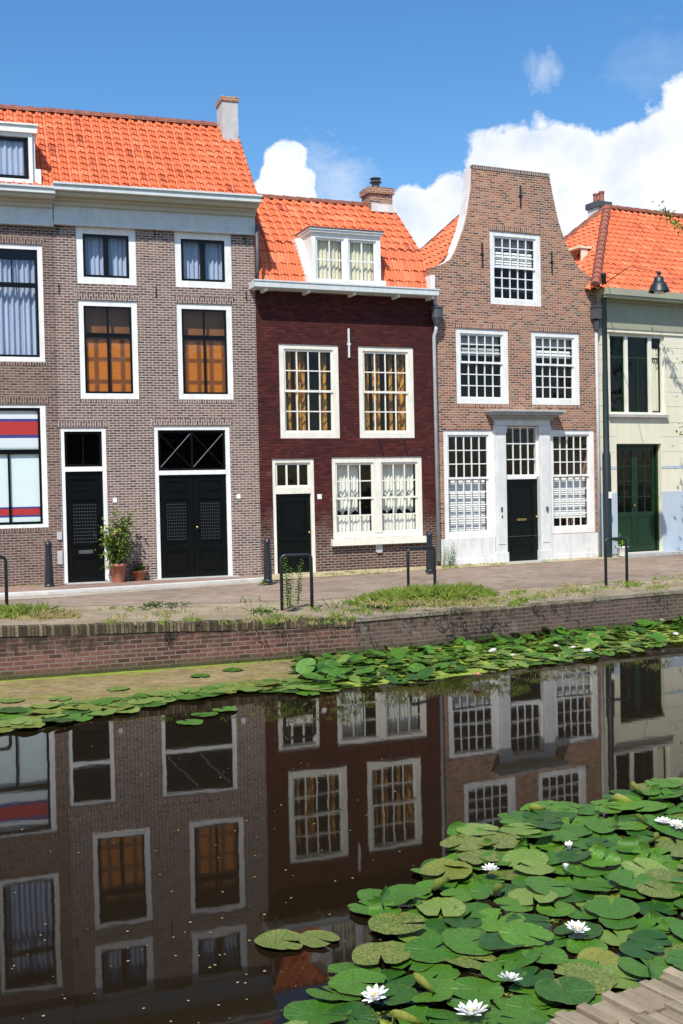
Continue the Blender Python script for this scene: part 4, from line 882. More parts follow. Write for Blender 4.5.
# ------------------------------------------------------------------ street furniture
def loc_at(px, py, z): p = on_z(px, py, z); return p
bol = MB(); bol.lathe([(.10, 0), (.10, .05), (.085, .07), (.06, .78), (.068, .79), (.068, .83), (.05, .87), (.02, .90), (0, .905)], 14)
bme = bol.mesh('bollard', M['iron'])
for p in bme.polygons: p.use_smooth = False
for (px, py, h, lab) in ((49.5, 588, .88, 'dark iron bollard in front of the grey brown house, left of its small door'), (268, 583, .84, 'dark iron bollard between the grey brown house and the low black door'), (430, 572.5, .83, 'dark iron bollard at the end of the dark red house, under its big window sill')):
    o = bpy.data.objects.new('bollard', bme); COL.objects.link(o); o.location = loc_at(px, py, G - .01); o.scale = (.92, .92, h / .9); tag(o, lab, 'bollard', 'iron bollards along the houses')
def hoop(p, q_, h, lab):
    p, q_ = Vector(p), Vector(q_); d = (q_ - p); L = d.length; t = d.normalized(); r = .07; pts = [(0, 0, -.15), (0, 0, h - r)]
    for k in range(1, 6): an = math.pi / 2 * k / 6; pts.append((r - r * math.cos(an), 0, h - r + r * math.sin(an)))
    pts.append((r, 0, h)); pts.append((L - r, 0, h))
    for k in range(1, 6): an = math.pi / 2 * k / 6; pts.append((L - r + r * math.sin(an), 0, h - r + r * math.cos(an)))
    pts += [(L, 0, h - r), (L, 0, -.15)]
    b = MB(); b.tube(pts, .026, 10); o = b.build('bike_rack', M['iron'], smooth=True); o.location = p; o.rotation_euler = (0, 0, math.atan2(t.y, t.x)); tag(o, lab, 'bike rack', 'hoop bike racks along the quay')
for (ax, ay, bx, by, ty, lab) in ((-22, 613, 7, 611, 558, 'black hoop rack cut by the left edge above the grass clump'), (282, 605.5, 312, 604, 555.5, 'black hoop rack with tall weeds growing through it'),
                                  (408.5, 590, 435, 587, 549, 'black hoop rack standing behind the long green grass'), (606, 583.5, 627, 582.5, 539, 'black hoop rack in front of the foot of the street lamp')):
    p, q_ = on_z(ax, ay, .63), on_z(bx, by, .63); dist = (p - CAM).dot(CM @ Vector((0, 0, -1))); hoop(p, q_, abs(ay - ty) / F * dist, lab)
# street lamp: pole by the wall, arm reaching out over the street
pb = on_z(608, 557, G); LP = empty('street_lamp', pb, R(FD.a), 'tall dark street lamp with bell shade beside the cream house', 'street lamp')
plf = Frame(pb, FD.a)
topz = plf.plane(602, 273, (0, 1, 0), 0).z
q = MB(); q.lathe([(.098, -.05), (.098, 2.35), (.072, 2.42), (.066, 4.2), (.06, 4.3), (.055, topz - .05), (.065, topz - .04), (.05, topz), (0, topz)], 14); q.build('pole', M['pole'], LP, True)
q = MB(); q.box(-.045, .045, -.125, -.105, 1.35, 1.5); q.build('plate', M['white'], LP)
lp = plf.plane(659, 286, (0, 1, 0), -2.45)
q = MB(); q.tube([(0, 0, topz - .25), (lp.x * .5, lp.y * .5, topz - .1), (lp.x * .9, lp.y * .9, lp.z + .36), (lp.x, lp.y, lp.z + .30)], [.012, .009, .007, .007], 6); q.build('arm', M['pole'], LP, True)
q = MB(); q.lathe([(.215, -.12), (.205, -.09), (.16, .02), (.115, .08), (.10, .09), (.10, .16), (.075, .19), (.03, .2), (.03, .24), (.05, .26), (.04, .30), (0, .31)], 20, lp); q.build('lamp_shade', M['pole'], LP, True)
q = MB(); q.lathe([(0, -.115), (.08, -.16), (.11, -.10), (0, -.07)][::-1], 14, lp); q.build('bulb', M['white'], LP, True)

# ------------------------------------------------------------------ plants
def leaf(mb, p, d, L, w, droop=.3, mi=0, r=rnd):
    p, d = Vector(p), Vector(d).normalized(); s = d.cross(Vector((0, 0, 1)));
    if s.length < .05: s = Vector((1, 0, 0))
    s = s.normalized(); s = (s + Vector((0, 0, r.uniform(-.5, .5)))).normalized()
    m = p + d * L * .5; e = p + d * L + Vector((0, 0, -droop * L)); i = len(mb.v)
    mb.v += [tuple(p), tuple(m + s * w / 2), tuple(e), tuple(m - s * w / 2)]; mb.f.append((i, i + 1, i + 2, i + 3)); mb.uv.append(None); mb.mi.append(mi)
def rdir(r, up=0.0):
    v = Vector((r.gauss(0, 1), r.gauss(0, 1), r.gauss(0, 1) + up)); return v.normalized()
def blades(mb, c, rad, n, h, mi=0, r=rnd, spread=.5, w=.009):
    for _ in range(n):
        an, rr = r.uniform(0, 6.283), rad * math.sqrt(r.random()); b = Vector(c) + Vector((math.cos(an) * rr, math.sin(an) * rr, -.01)); an2 = r.uniform(0, 6.283); L = h * r.uniform(.25, 1.2); lean = r.uniform(.1, spread * 1.35)
        d = Vector((math.cos(an2) * lean, math.sin(an2) * lean, 1)).normalized(); s = Vector((-math.sin(an2), math.cos(an2), 0)) * w * r.uniform(.7, 1.3) / 2
        m = b + d * L * .55; e = b + d * L + Vector((math.cos(an2), math.sin(an2), -.5)) * lean * L * .45; i = len(mb.v)
        mb.v += [tuple(b - s), tuple(b + s), tuple(m + s * .8), tuple(e), tuple(m - s * .8)]; mb.f.append((i, i + 1, i + 2, i + 3, i + 4)); mb.uv.append(None); mb.mi.append(mi)

# potted bush
pp = on_z(118.5, 582.3, G + .01); PP = empty('potted_plant', pp, 0, 'tall leafy bush with yellow flecks in a terracotta pot right of the small black door', 'potted plant')
q = MB(); q.lathe([(.10, 0), (.135, .27), (.15, .28), (.15, .33), (.125, .33), (.12, .29), (0, .29)], 18); q.build('pot', M['terracotta'], PP, True)
q = MB(); q.lathe([(.125, .29), (.05, .305), (0, .31)], 12); q.build('soil', M['soil'], PP)
q = MB(); r = random.Random(4)
st = [Vector((r.uniform(-.06, .06), r.uniform(-.06, .06), .3)) for _ in range(9)]; tips = []
for s in st:
    e = s + Vector((s.x * 3.2 + r.uniform(-.1, .1), s.y * 3 + r.uniform(-.1, .1), r.uniform(.45, .95))); tips.append((s, e)); q.tube([s, s.lerp(e, .5) + Vector((r.uniform(-.03, .03), 0, 0)), e], [.008, .006, .003], 5)
q.build('stems', M['bark'], PP)
q = MB()
for _ in range(1000):
    s, e = r.choice(tips); p = s.lerp(e, r.uniform(.1, 1.0)) + rdir(r) * abs(r.gauss(0, .10)); leaf(q, p, rdir(r, .3), r.uniform(.06, .12), r.uniform(.03, .05), .3, 1 if r.random() < .09 else 0, r)
q.tube([(-.05, -.06, .75), (-.17, -.1, .72), (-.24, -.12, .68)], .004, 4)
for _ in range(45): leaf(q, (-.06 - r.random() * .2, -.1 + r.uniform(-.04, .04), .7 + r.uniform(-.07, .09)), rdir(r, .2), .08, .035, .3, 1 if r.random() < .35 else 0, r)
q.build('foliage', [M['leaf_mid'], M['leaf_yellow']], PP); PP.scale = (1.12, 1.12, 1.1)
pp = on_z(139, 580.2, G + .01); PP = empty('potted_plant', pp, 0, 'low red flowering plant in a shallow terracotta bowl beside the tall potted bush', 'potted plant')
q = MB(); q.lathe([(.085, 0), (.15, .15), (.165, .155), (.165, .19), (.14, .19), (.135, .16), (0, .16)], 18); q.build('pot', M['terracotta'], PP, True)
q = MB(); q.lathe([(.138, .16), (.05, .175), (0, .18)], 12); q.build('soil', M['soil'], PP)
q = MB()
for _ in range(170): leaf(q, (r.gauss(0, .06), r.gauss(0, .06), .19 + abs(r.gauss(0, .08))), rdir(r, .5), .06, .03, .3, 0, r)
q.build('foliage', M['leaf'], PP)
q = MB()
for _ in range(26): leaf(q, (r.gauss(.02, .06), r.gauss(0, .05), .3 + r.gauss(0, .05)), rdir(r, .5), .03, .026, .3, 0, r)
q.build('flowers', M['red_flower'], PP)
pp = on_z(622.5, 556, G + .01); PP = empty('potted_plant', pp, 0, 'small bright green plant in a white pot beside the green double door', 'potted plant')
q = MB(); q.lathe([(.09, 0), (.13, .19), (.14, .2), (.14, .23), (.12, .23), (.115, .2), (0, .2)], 18); q.build('pot', M['white'], PP, True)
q = MB(); q.lathe([(.118, .2), (0, .215)], 12); q.build('soil', M['soil'], PP)
q = MB()
for _ in range(90): leaf(q, (r.gauss(0, .05), r.gauss(0, .05), .24 + abs(r.gauss(0, .08))), rdir(r, .8), .13, .05, .3, 0, r)
q.build('foliage', M['leaf_bright'], PP)

# weeds with a stem each
def weed(px, py, h, n, lab, z=.64, mat='leaf_bright', spread=.06, grp='weeds on the quay', leafl=.07, seed=0):
    r = random.Random(seed + int(px)); o = empty('weed', on_z(px, py, z), r.uniform(0, 6), lab, 'weed', grp); q = MB(); lf = MB()
    for k in range(n):
        b = Vector((r.gauss(0, spread), r.gauss(0, spread), -.02)); hh = h * (1 if k == 0 else r.uniform(.55, .95)); e = b + Vector((r.gauss(0, .06), r.gauss(0, .06), hh)); q.tube([b, b.lerp(e, .5), e], [.007, .005, .002], 5)
        for i in range(int(hh / .016)):
            t = (i + 1) / (hh / .016); p = b.lerp(e, t); an = i * 2.4 + k; leaf(lf, p, (math.cos(an), math.sin(an), .5), leafl * (1.15 - .6 * t), leafl * .34, .35, 0, r)
    q.build('stem', M['leaf'], o); lf.build('foliage', M[mat], o)
weed(287, 607, .78, 3, 'tall bright weed growing in the left half of the hoop rack', z=.62, leafl=.10, spread=.045); weed(297, 603, .70, 2, 'tall narrow weed growing in the right half of the hoop rack', z=.62, seed=3, leafl=.09, spread=.035)
weed(449, 567, .55, 5, 'wispy green weed against the white plinth below the left sash window', spread=.12, leafl=.08, seed=2); weed(470, 563.5, .42, 4, 'low wispy weed at the white plinth just left of the white door pilaster', spread=.12, leafl=.08)
weed(335, 607, .17, 6, 'small green weed on the dirt right of the weed grown hoop rack', spread=.08, leafl=.05); weed(246, 602, .13, 5, 'small green weed on the bank in front of the black double doors', spread=.08, leafl=.05)
weed(77, 574, .14, 4, 'weed at the house foot left of the small black door', z=.68, leafl=.05); weed(262, 584, .12, 5, 'weed at the foot of the second bollard', leafl=.05, spread=.08)
for px, py, lab in ((148, 607, 'flat leafy weed on the bare dirt, left of a pair'), (172, 605, 'flat leafy weed on the bare dirt, right of a pair'), (262, 612, 'low flat weed on the dirt left of the hoop rack with weeds')):
    weed(px, py, .07, 14, lab, z=.64, spread=.16, leafl=.11, mat='leaf')
# grass
def grass_patch(name, spots, mats, lab=None):
    q = MB(); r = random.Random(len(spots) * 7 + 1)
    for (px, py, rad, n, h, mi) in spots: blades(q, on_z(px, py, .625), rad, n, h, mi, r, .7)
    o = q.build(name, mats); tag(o, lab, 'grass', kind='stuff')
grass_patch('grass', [(12, 620, .28, 420, .22, 0), (30, 618, .3, 420, .25, 0), (45, 619, .3, 300, .2, 1), (60, 619, .25, 200, .16, 1), (22, 621, .4, 160, .16, 1), (74, 619, .2, 60, .1, 1), (5, 615, .2, 140, .2, 0)], [M['grass'], M['grass_dry']], 'half dry grass clump on the bank at the left edge')
grass_patch('grass', [(376 + i * 9.6, 603 - i * .75 + rnd.uniform(-4, 2), rnd.uniform(.18, .34), rnd.randint(260, 620), (.10 + .13 * math.sin(math.pi * (i + 1) / 13)) * rnd.uniform(.75, 1.25), 0) for i in range(12)] + [(rnd.uniform(350, 530), 604 + rnd.uniform(-5, 2), .14, 60, rnd.uniform(.07, .16), 0) for i in range(16)] + [(378 + i * 22, 605, .3, 60, .14, 1) for i in range(6)], [M['grass'], M['grass_dry']], 'long bright green grass on the bank below the big white window')
sp = []
r = random.Random(77)
for i in range(170):
    px = r.uniform(0, 690) if i < 110 else r.uniform(0, 520); t = px / 683; py = (624 if px < 356 else 615 - (px - 356) * .082) - r.random() ** 1.4 * (16 if px < 356 else 11); sp.append((px, py, r.uniform(.05, .22), r.randint(6, 34), r.uniform(.04, .11), 1 if r.random() < .45 else 0))
for i in range(22):
    px = r.uniform(500, 683); sp.append((px, 600 - (px - 500) * .10 - r.random() * 8, .2, 26, .08, 1 if r.random() < .3 else 0))
grass_patch('grass', sp, [M['grass'], M['grass_dry']], 'sparse low tufts scattered along the dirt bank')
q = MB()
for i in range(150):
    u = r.random(); px = r.choice([r.uniform(318, 432), r.uniform(440, 600), r.uniform(0, 60), r.uniform(445, 505)]); py = 575.5 - (px - 318) * .068 if px > 300 else 586
    blades(q, on_z(px, py + r.uniform(-1.5, 2), .655), .08, 9, .06, 1 if r.random() < .5 else 0, r, .6)
tag(q.build('grass', [M['grass'], M['grass_dry']]), 'short weedy tufts along the foot of the houses', 'grass', kind='stuff')

# street tree just right of the view, reaching in with a few sprays
TR = empty('street_tree', FD.W(1.62, -2.3, 0), 0, 'leafy street tree before the cream house at the right edge, only its leaf sprays showing', 'tree')
q = MB(); r = random.Random(9); q.tube([(0, 0, -.1), (.03, 0, 1.2), (-.02, .02, 2.6), (.05, 0, 4.5), (-.3, .0, 6.6), (-1.0, .2, 7.45)], [.10, .09, .07, .05, .02, .008], 10)
lf = MB(); limbs = []
for k in range(34):
    an = k * 2.4 + r.uniform(-.3, .3); z = 1.8 + 3.7 * (k / 34); L = r.uniform(.75, 1.15) * (1.0 if z < 4.8 else .8); e = Vector((math.cos(an) * L, math.sin(an) * L, z + r.uniform(.1, .6))); m = Vector((math.cos(an) * L * .5, math.sin(an) * L * .5, z + .05)); q.tube([(0, 0, z - .1), m, e], [.025, .016, .005], 6); limbs.append((Vector((0, 0, z)), e))
limbs.append((Vector((-.5, .1, 6.9)), Vector((-1.32, .25, 7.75))))
for _ in range(3600):
    a, e = r.choice(limbs); p = a.lerp(e, r.uniform(.3, 1.05)) + rdir(r) * abs(r.gauss(0, .15)); leaf(lf, p, rdir(r, -.2), r.uniform(.07, .12), r.uniform(.04, .065), .3, 0, r)
q.build('trunk', M['bark'], TR, True); lf.build('crown', M['leaf_bright'], TR)

# ------------------------------------------------------------------ water lilies
def in_poly(p, poly):
    c = False; j = len(poly) - 1
    for i in range(len(poly)):
        a, b = poly[i], poly[j]
        if (a.y > p.y) != (b.y > p.y) and p.x < (b.x - a.x) * (p.y - a.y) / (b.y - a.y) + a.x: c = not c
        j = i
    return c
def wpoly(pts): return [on_z(x, y, 0) for x, y in pts]
def padmesh(name, mat, seed, kind='flat'):
    r = random.Random(seed); q = MB(); n, rings = 36, 6; notch = r.uniform(.10, .22); ecc = r.uniform(.9, 1.0); ph = r.uniform(0, 6); bites = [(r.random(), r.uniform(.05, .28), r.uniform(.008, .03)) for _ in range(r.choice((0, 0, 1, 2, 3)))]
    amp = {'flat': .04, 'wavy': .075, 'curled': .10}[kind]
    def P(i, k):
        t = i / n; an = notch + (2 * math.pi - 2 * notch) * t; rr = k / rings
        edge = min(t, 1 - t); lobe = 1.0 - .10 * math.exp(-(edge / .035) ** 2) + .06 * math.exp(-((edge - .09) / .06) ** 2)
        bite = 1.0 - sum(d_ * math.exp(-((t - t_) / w_) ** 2) for t_, d_, w_ in bites) * max(0, rr - .4)
        rad = rr * lobe * bite * (1 + .018 * math.sin(an * 5 + ph) + .012 * math.sin(an * 11 + ph * 2))
        x, y = rad * math.cos(an), rad * math.sin(an) * ecc
        z = amp * rr * rr * (math.sin(an * 2 + ph) * .6 + .5 * math.sin(an * 3 + ph * 1.7)) + .05 * rr ** 4 * (1 if kind != 'flat' else .35) + .012 * math.sin(an * 9 + ph) * rr ** 3
        if kind == 'curled':
            s = x * math.cos(ph) + y * math.sin(ph)
            if s > .25:
                e = s - .25; th = e / .34; x -= (e - .34 * math.sin(th)) * math.cos(ph); y -= (e - .34 * math.sin(th)) * math.sin(ph); z += .34 * (1 - math.cos(th))
        return (x, y, z)
    idx = {}
    for k in range(rings + 1):
        for i in range(n + 1):
            if k == 0 and i > 0: idx[(0, i)] = idx[(0, 0)]; continue
            idx[(k, i)] = len(q.v); q.v.append(P(i, k))
    for k in range(rings):
        for i in range(n):
            if k == 0: f = (idx[(0, 0)], idx[(1, i)], idx[(1, i + 1)]); uv = [((i + .5) / n, 0), (i / n, 1 / rings), ((i + 1) / n, 1 / rings)]
            else: f = (idx[(k, i)], idx[(k + 1, i)], idx[(k + 1, i + 1)], idx[(k, i + 1)]); uv = [(i / n, k / rings), (i / n, (k + 1) / rings), ((i + 1) / n, (k + 1) / rings), ((i + 1) / n, k / rings)]
            q.f.append(f); q.uv.append(uv); q.mi.append(0)
    me = q.mesh(name, mat)
    for p in me.polygons: p.use_smooth = True
    return me
PM = {'flat': [padmesh('lily_pad', M['pad'], i, 'flat') for i in range(14)] + [padmesh('lily_pad', M['pad_dark'], 110 + i, 'flat') for i in range(7)],
      'wavy': [padmesh('lily_pad', M['pad'], 120 + i, 'wavy') for i in range(9)] + [padmesh('lily_pad', M['pad_dark'], 130 + i, 'wavy') for i in range(5)],
      'curled': [padmesh('lily_pad', M['pad'], 40 + i, 'curled') for i in range(4)],
      'blotch': [padmesh('lily_pad', M['pad_blotch'], 50 + i, 'flat') for i in range(4)],
      'yellow': [padmesh('lily_pad', M['pad_yellow'], 60 + i, 'wavy') for i in range(3)],
      'pale': [padmesh('lily_pad', M['pad_pale'], 70 + i, 'flat') for i in range(4)]}
pads = []        # (mesh, matrix, style, zone, apparent size)
def add_pad(p, rad, style, zone, tilt=0.0, lift=.01, r=rnd):
    ax = Vector((math.cos(a_ := r.uniform(0, 6.283)), math.sin(a_), 0)); Mx = Matrix.Translation((p.x, p.y, lift + rad * math.sin(abs(tilt)) * .9)) @ Matrix.Rotation(tilt, 4, ax) @ Matrix.Rotation(r.uniform(0, 6.283), 4, 'Z') @ Matrix.Scale(rad, 4)
    pads.append((r.choice(PM[style]), Mx, style, zone, rad / (Vector((p.x, p.y, 0)) - CAM).length))
def scatter(poly, n, dmin, rmin, rmax, zone, styles, r, tilt=(0, .05), lift=(.004, .03), big=None):
    xs = [p.x for p in poly]; ys = [p.y for p in poly]; pts = []
    for _ in range(n * 60):
        if len(pts) >= n: break
        p = Vector((r.uniform(min(xs), max(xs)), r.uniform(min(ys), max(ys)), 0))
        if not in_poly(p, poly) or any((p - q_).length < dmin for q_ in pts): continue
        if (p - N0).dot(inn_) > -.12: continue
        pts.append(p); st = r.choices([s[0] for s in styles], [s[1] for s in styles])[0]
        tl = r.uniform(*tilt) * (1 if r.random() < .8 else 3); add_pad(p, r.uniform(rmin, rmax), st, zone, tl, r.uniform(*lift), r)
    return pts
r = random.Random(5)
NEAR = wpoly([(700, 778), (640, 794), (590, 806), (545, 806), (500, 822), (462, 838), (452, 856), (428, 876), (412, 884), (420, 900), (372, 898), (366, 912), (398, 930), (400, 950), (345, 978), (318, 1004), (300, 1024), (300, 1060), (560, 1060), (720, 985)])
near_pts = scatter(NEAR, 195, .136, .095, .155, 'near', (('flat', 52), ('wavy', 22), ('curled', 12), ('blotch', 9), ('yellow', 2), ('pale', 7)), r, (0, .075), (.006, .05))
for px, py, rad, st, zone in ((282, 943, .145, 'blotch', 'lone_a'), (318, 941, .115, 'blotch', 'lone_b'), (446, 880, .17, 'yellow', 'near'), (398, 934, .16, 'blotch', 'near'), (478, 838, .15, 'pale', 'near'), (500, 850, .16, 'blotch', 'near'), (463, 852, .15, 'blotch', 'near'), (478, 866, .14, 'blotch', 'near'), (520, 838, .14, 'pale', 'near'), (405, 905, .15, 'flat', 'near'), (660, 900, .13, 'blotch', 'near')):
    add_pad(on_z(px, py, 0), rad, st, zone, .02, .055 if zone == 'near' else .012, r)
FARR = wpoly([(300, 659), (356, 651), (480, 640), (600, 628), (700, 618), (700, 637), (640, 652), (560, 664), (470, 672), (420, 683), (340, 689), (305, 684), (285, 672)])
far_pts = scatter(FARR, 520, .105, .075, .12, 'far_right', (('flat', 42), ('wavy', 32), ('pale', 21), ('yellow', 2), ('blotch', 3)), r, (.02, .22), (.008, .04))
RIM = wpoly([(0, 712), (60, 706), (130, 699), (200, 690), (270, 682), (330, 680), (330, 692), (290, 693), (235, 692), (170, 704), (110, 716), (50, 726), (0, 733)])
scatter(RIM, 95, .16, .12, .18, 'far_left', (('flat', 34), ('pale', 48), ('yellow', 10), ('blotch', 8)), r, (0, .04), (.010, .03))
for px, py in ((190, 724), (205, 716), (225, 711), (278, 688), (233, 671), (200, 677), (308, 695), (60, 700), (12, 702), (118, 690), (316, 676)): add_pad(on_z(px, py, 0), .14, 'pale' if r.random() < .6 else 'flat', 'far_left', .02, .016, r)
# the leaf wall along the far quay: leaves pushed up out of the water
UPR = wpoly([(480, 641), (600, 630), (700, 619), (700, 628), (600, 641), (480, 650)])
scatter(UPR, 50, .18, .09, .13, 'far_right', (('wavy', 70), ('flat', 30)), r, (.1, .3), (.03, .07))
UPL = wpoly([(300, 668), (420, 655), (430, 672), (310, 686)])
scatter(UPL, 40, .2, .09, .14, 'far_right', (('wavy', 70), ('flat', 30)), r, (.1, .32), (.03, .07))
LAB = {('near', 'flat'): 'flat green lily pad in the large foreground patch', ('near', 'wavy'): 'wavy edged green lily pad in the large foreground patch', ('near', 'curled'): 'lily pad with one side curled up in the large foreground patch',
       ('near', 'blotch'): 'yellow blotched lily pad in the large foreground patch', ('near', 'yellow'): 'yellowing lily pad in the large foreground patch', ('near', 'pale'): 'pale green lily pad in the large foreground patch',
       ('far_right', 'flat'): 'flat green lily pad in the dense belt along the far quay', ('far_right', 'wavy'): 'raised wavy lily pad in the dense belt along the far quay', ('far_right', 'curled'): 'curled lily pad in the dense belt along the far quay',
       ('far_right', 'pale'): 'pale lily pad in the dense belt along the far quay', ('far_right', 'yellow'): 'yellowing lily pad in the dense belt along the far quay', ('far_right', 'blotch'): 'blotched lily pad in the dense belt along the far quay',
       ('far_left', 'flat'): 'green lily pad at the edge of the brown duckweed', ('far_left', 'pale'): 'pale green lily pad at the edge of the brown duckweed', ('far_left', 'yellow'): 'yellowing lily pad at the edge of the brown duckweed', ('far_left', 'blotch'): 'blotched lily pad at the edge of the brown duckweed'}
pads.sort(key=lambda t: -t[4])
for me, Mx, st, zone, _ in pads[:300]:
    o = bpy.data.objects.new('lily_pad', me); COL.objects.link(o); o.matrix_world = Mx
    if zone == 'lone_a': tag(o, 'larger, left one of two yellow blotched lily pads floating alone on dark water', 'lily pad', 'lone lily pads')
    elif zone == 'lone_b': tag(o, 'smaller, right one of two yellow blotched lily pads floating alone on dark water', 'lily pad', 'lone lily pads')
    else: tag(o, LAB[(zone, st)], 'lily pad', LAB[(zone, st)].replace('lily pad', 'lily pads'))
# the remaining small far pads as one carpet
V, Fc, UV, MI = [], [], [], []; mats = [M['pad'], M['pad_dark'], M['pad_pale'], M['pad_blotch'], M['pad_yellow']]; mid_of = {m.name: i for i, m in enumerate(mats)}
for me, Mx, st, zone, _ in pads[300:]:
    b = len(V); V += [tuple(Mx @ v.co) for v in me.vertices]; mi = mid_of[me.materials[0].name]; lay = me.uv_layers[0].data
    for p in me.polygons: Fc.append(tuple(b + k for k in p.vertices)); MI.append(mi); UV.append([tuple(lay[l].uv) for l in p.loop_indices])
q = MB(); q.v, q.f, q.uv, q.mi = V, Fc, UV, MI; tag(q.build('lily_pads', mats, smooth=True), 'carpet of small lily pads along the far quay', 'lily pads', kind='stuff')

# flowers
def petals(mb, n, L, w, el, seed, cup=.35):
    r = random.Random(seed)
    for k in range(n):
        an = 2 * math.pi * k / n + r.uniform(-.12, .12); e = el + r.uniform(-.1, .1); d = Vector((math.cos(an), math.sin(an), 0)); s = Vector((-math.sin(an), math.cos(an), 0)); rows = []
        for i, (t, ww) in enumerate(((0, .35), (.25, .8), (.5, 1), (.75, .78), (.92, .35), (1, .03))):
            c = d * (.006 + L * t * math.cos(e - cup * (1 - t))) + Vector((0, 0, L * t * math.sin(e + cup * t * .4) + .004)); h = Vector((0, 0, w * .22 * ww)); rows.append((c - s * w * ww / 2 + h, c, c + s * w * ww / 2 + h))
        for A_, B_ in zip(rows, rows[1:]):
            mb.face([A_[0], A_[1], B_[1], B_[0]]); mb.face([A_[1], A_[2], B_[2], B_[1]])
q = MB(); petals(q, 9, .072, .026, .25, 1); petals(q, 8, .064, .023, .65, 2); petals(q, 7, .05, .019, 1.05, 3); flm = q.mesh('petals', M['petal'])
flm2 = q.mesh('petals', M['petal_pink'])
q = MB(); rr_ = random.Random(3)
for k in range(26): an = k * 2.4; d = .004 + .012 * math.sqrt(k / 26); q.tube([(math.cos(an) * d * .5, math.sin(an) * d * .5, .01), (math.cos(an) * d * 1.2, math.sin(an) * d * 1.2, .03)], [.0022, .0016], 4)
stm = q.mesh('stamens', M['stamen'])
flm_b = None
q = MB(); petals(q, 7, .07, .026, 1.1, 5, .1); petals(q, 6, .062, .022, 1.3, 6, .1); budm = q.mesh('petals', M['petal'])
FL = [(577, 930, .0, 1.0, 'white water lily open at the middle right of the foreground pads', 0), (510, 980, 0, .9, 'white water lily low on the pads, between the middle one and the bottom pair', 0), (376, 997, 0, 1.0, 'white water lily nearest the dark open water at lower left of the pads', 0), (472, 1014, 0, 1.15, 'white water lily at the bottom, closest to the brick quay edge', 0),
      (663, 822, 0, .9, 'left one of two white water lilies at the far right of the foreground patch', 0), (677, 825, 0, .85, 'right one of two white water lilies, cut close by the right edge', 0), (570, 848, 0, .85, 'half closed white water lily at the back of the foreground patch', 1), (490, 869, 0, .8, 'small white water lily at the left back of the foreground patch', 0), (566, 868, 0, .6, 'narrow cream lily bud just in front of the half closed white lily', 1),
      (493+342-342+0, 651, .05, 1.3, 'white water lily in the far belt, at its front edge below the double white windows', 0), (573, 647.5, .08, 1.0, 'white water lily in the far belt, second from the green door side', 0), (556, 646, .08, .9, 'small white water lily in the far belt, beside a slightly bigger one', 0), (587.5, 651.5, .06, 1.5, 'largest white water lily in the far belt at its front edge', 0), (477, 675, .02, 1.2, 'pale orange water lily at the front edge of the far belt', 2), (513, 655, .06, .8, 'small white water lily in the middle of the far belt', 0), (676, 634, .08, 1.0, 'white water lily in the far belt at the right edge', 0), (662, 620, .15, 1.0, 'white water lily close under the far quay wall at the right', 0)]
for k, (px, py, z, s, lab, kd) in enumerate(FL):
    z = z + .07; s = s if py > 750 else s * .72; o = empty('water_lily', on_z(px, py + (1 if py < 700 else 2), z), rr_.uniform(0, 6), lab, 'water lily', 'water lily flowers'); s *= .9; o.scale = (s, s, s); o.rotation_euler = (rr_.uniform(-.25, .05), rr_.uniform(-.2, .2), rr_.uniform(0, 6))
    c = bpy.data.objects.new('petals', {0: flm, 1: budm, 2: flm2}[kd]); COL.objects.link(c); c.parent = o
    if kd != 1: c = bpy.data.objects.new('stamens', stm); COL.objects.link(c); c.parent = o
# yellow green shoots standing in the far belt
for i, (px, py) in enumerate(((366, 640), (437, 636), (464, 634))):
    weed(px, py, .16, 6, ('leftmost', 'middle', 'rightmost')[i] + ' of three yellow green shoots standing in the far lily belt', z=.05, spread=.05, leafl=.09, grp='shoots in the far lily belt')
# duckweed film
def film(green=False):
    n = NT('duckweed_film'); v = n.coord(); at = n.n('ShaderNodeAttribute'); at.attribute_name = 'cover'
    c = n.ramp(n.noise(v, 1.1, 8, .7), [(.3, (.16, .22, .025)), (.5, (.22, .29, .04)), (.7, (.29, .34, .06))] if green else [(.3, (.17, .18, .035)), (.48, (.22, .165, .07)), (.62, (.27, .20, .105)), (.75, (.18, .21, .035))])
    if not green: c = n.mix(n.ramp(n.math('ADD', at.outputs['Fac'], n.math('MULTIPLY', n.math('SUBTRACT', n.noise(v, 2.4, 6, .7), .5), .9)), [(.78, 1.0), (1.08, 0.0)]), c, (.19, .26, .03))
    c = n.mix(.8, c, n.ramp(n.noise(v, 38, 6, .8), [(.3, .35), (.7, 1.6)]), 'MULTIPLY'); c = n.mix(.9, c, n.ramp(n.noise(n.map(v, (1.0, 1.6, 1)), 4.5, 9, .78), [(.36, .55), (.5, 1.0), (.64, 1.35)]), 'MULTIPLY'); c = n.mix(n.ramp(n.noise(v, 5, 8, .8), [(.60, 0.0), (.68, .7)]), c, (.10, .13, .02))
    a = n.math('ADD', at.outputs['Fac'], n.math('MULTIPLY', n.math('SUBTRACT', n.noise(v, 3.2, 10, .8), .5), 1.5)); a = n.ramp(a, [(.46, 0.0), (.54, 1.0)])
    n.base(c, .8, .25); n.l(a, n.b.inputs['Alpha']); n.bump(n.noise(v, 70, 4, .7), .7, .006); return n.m
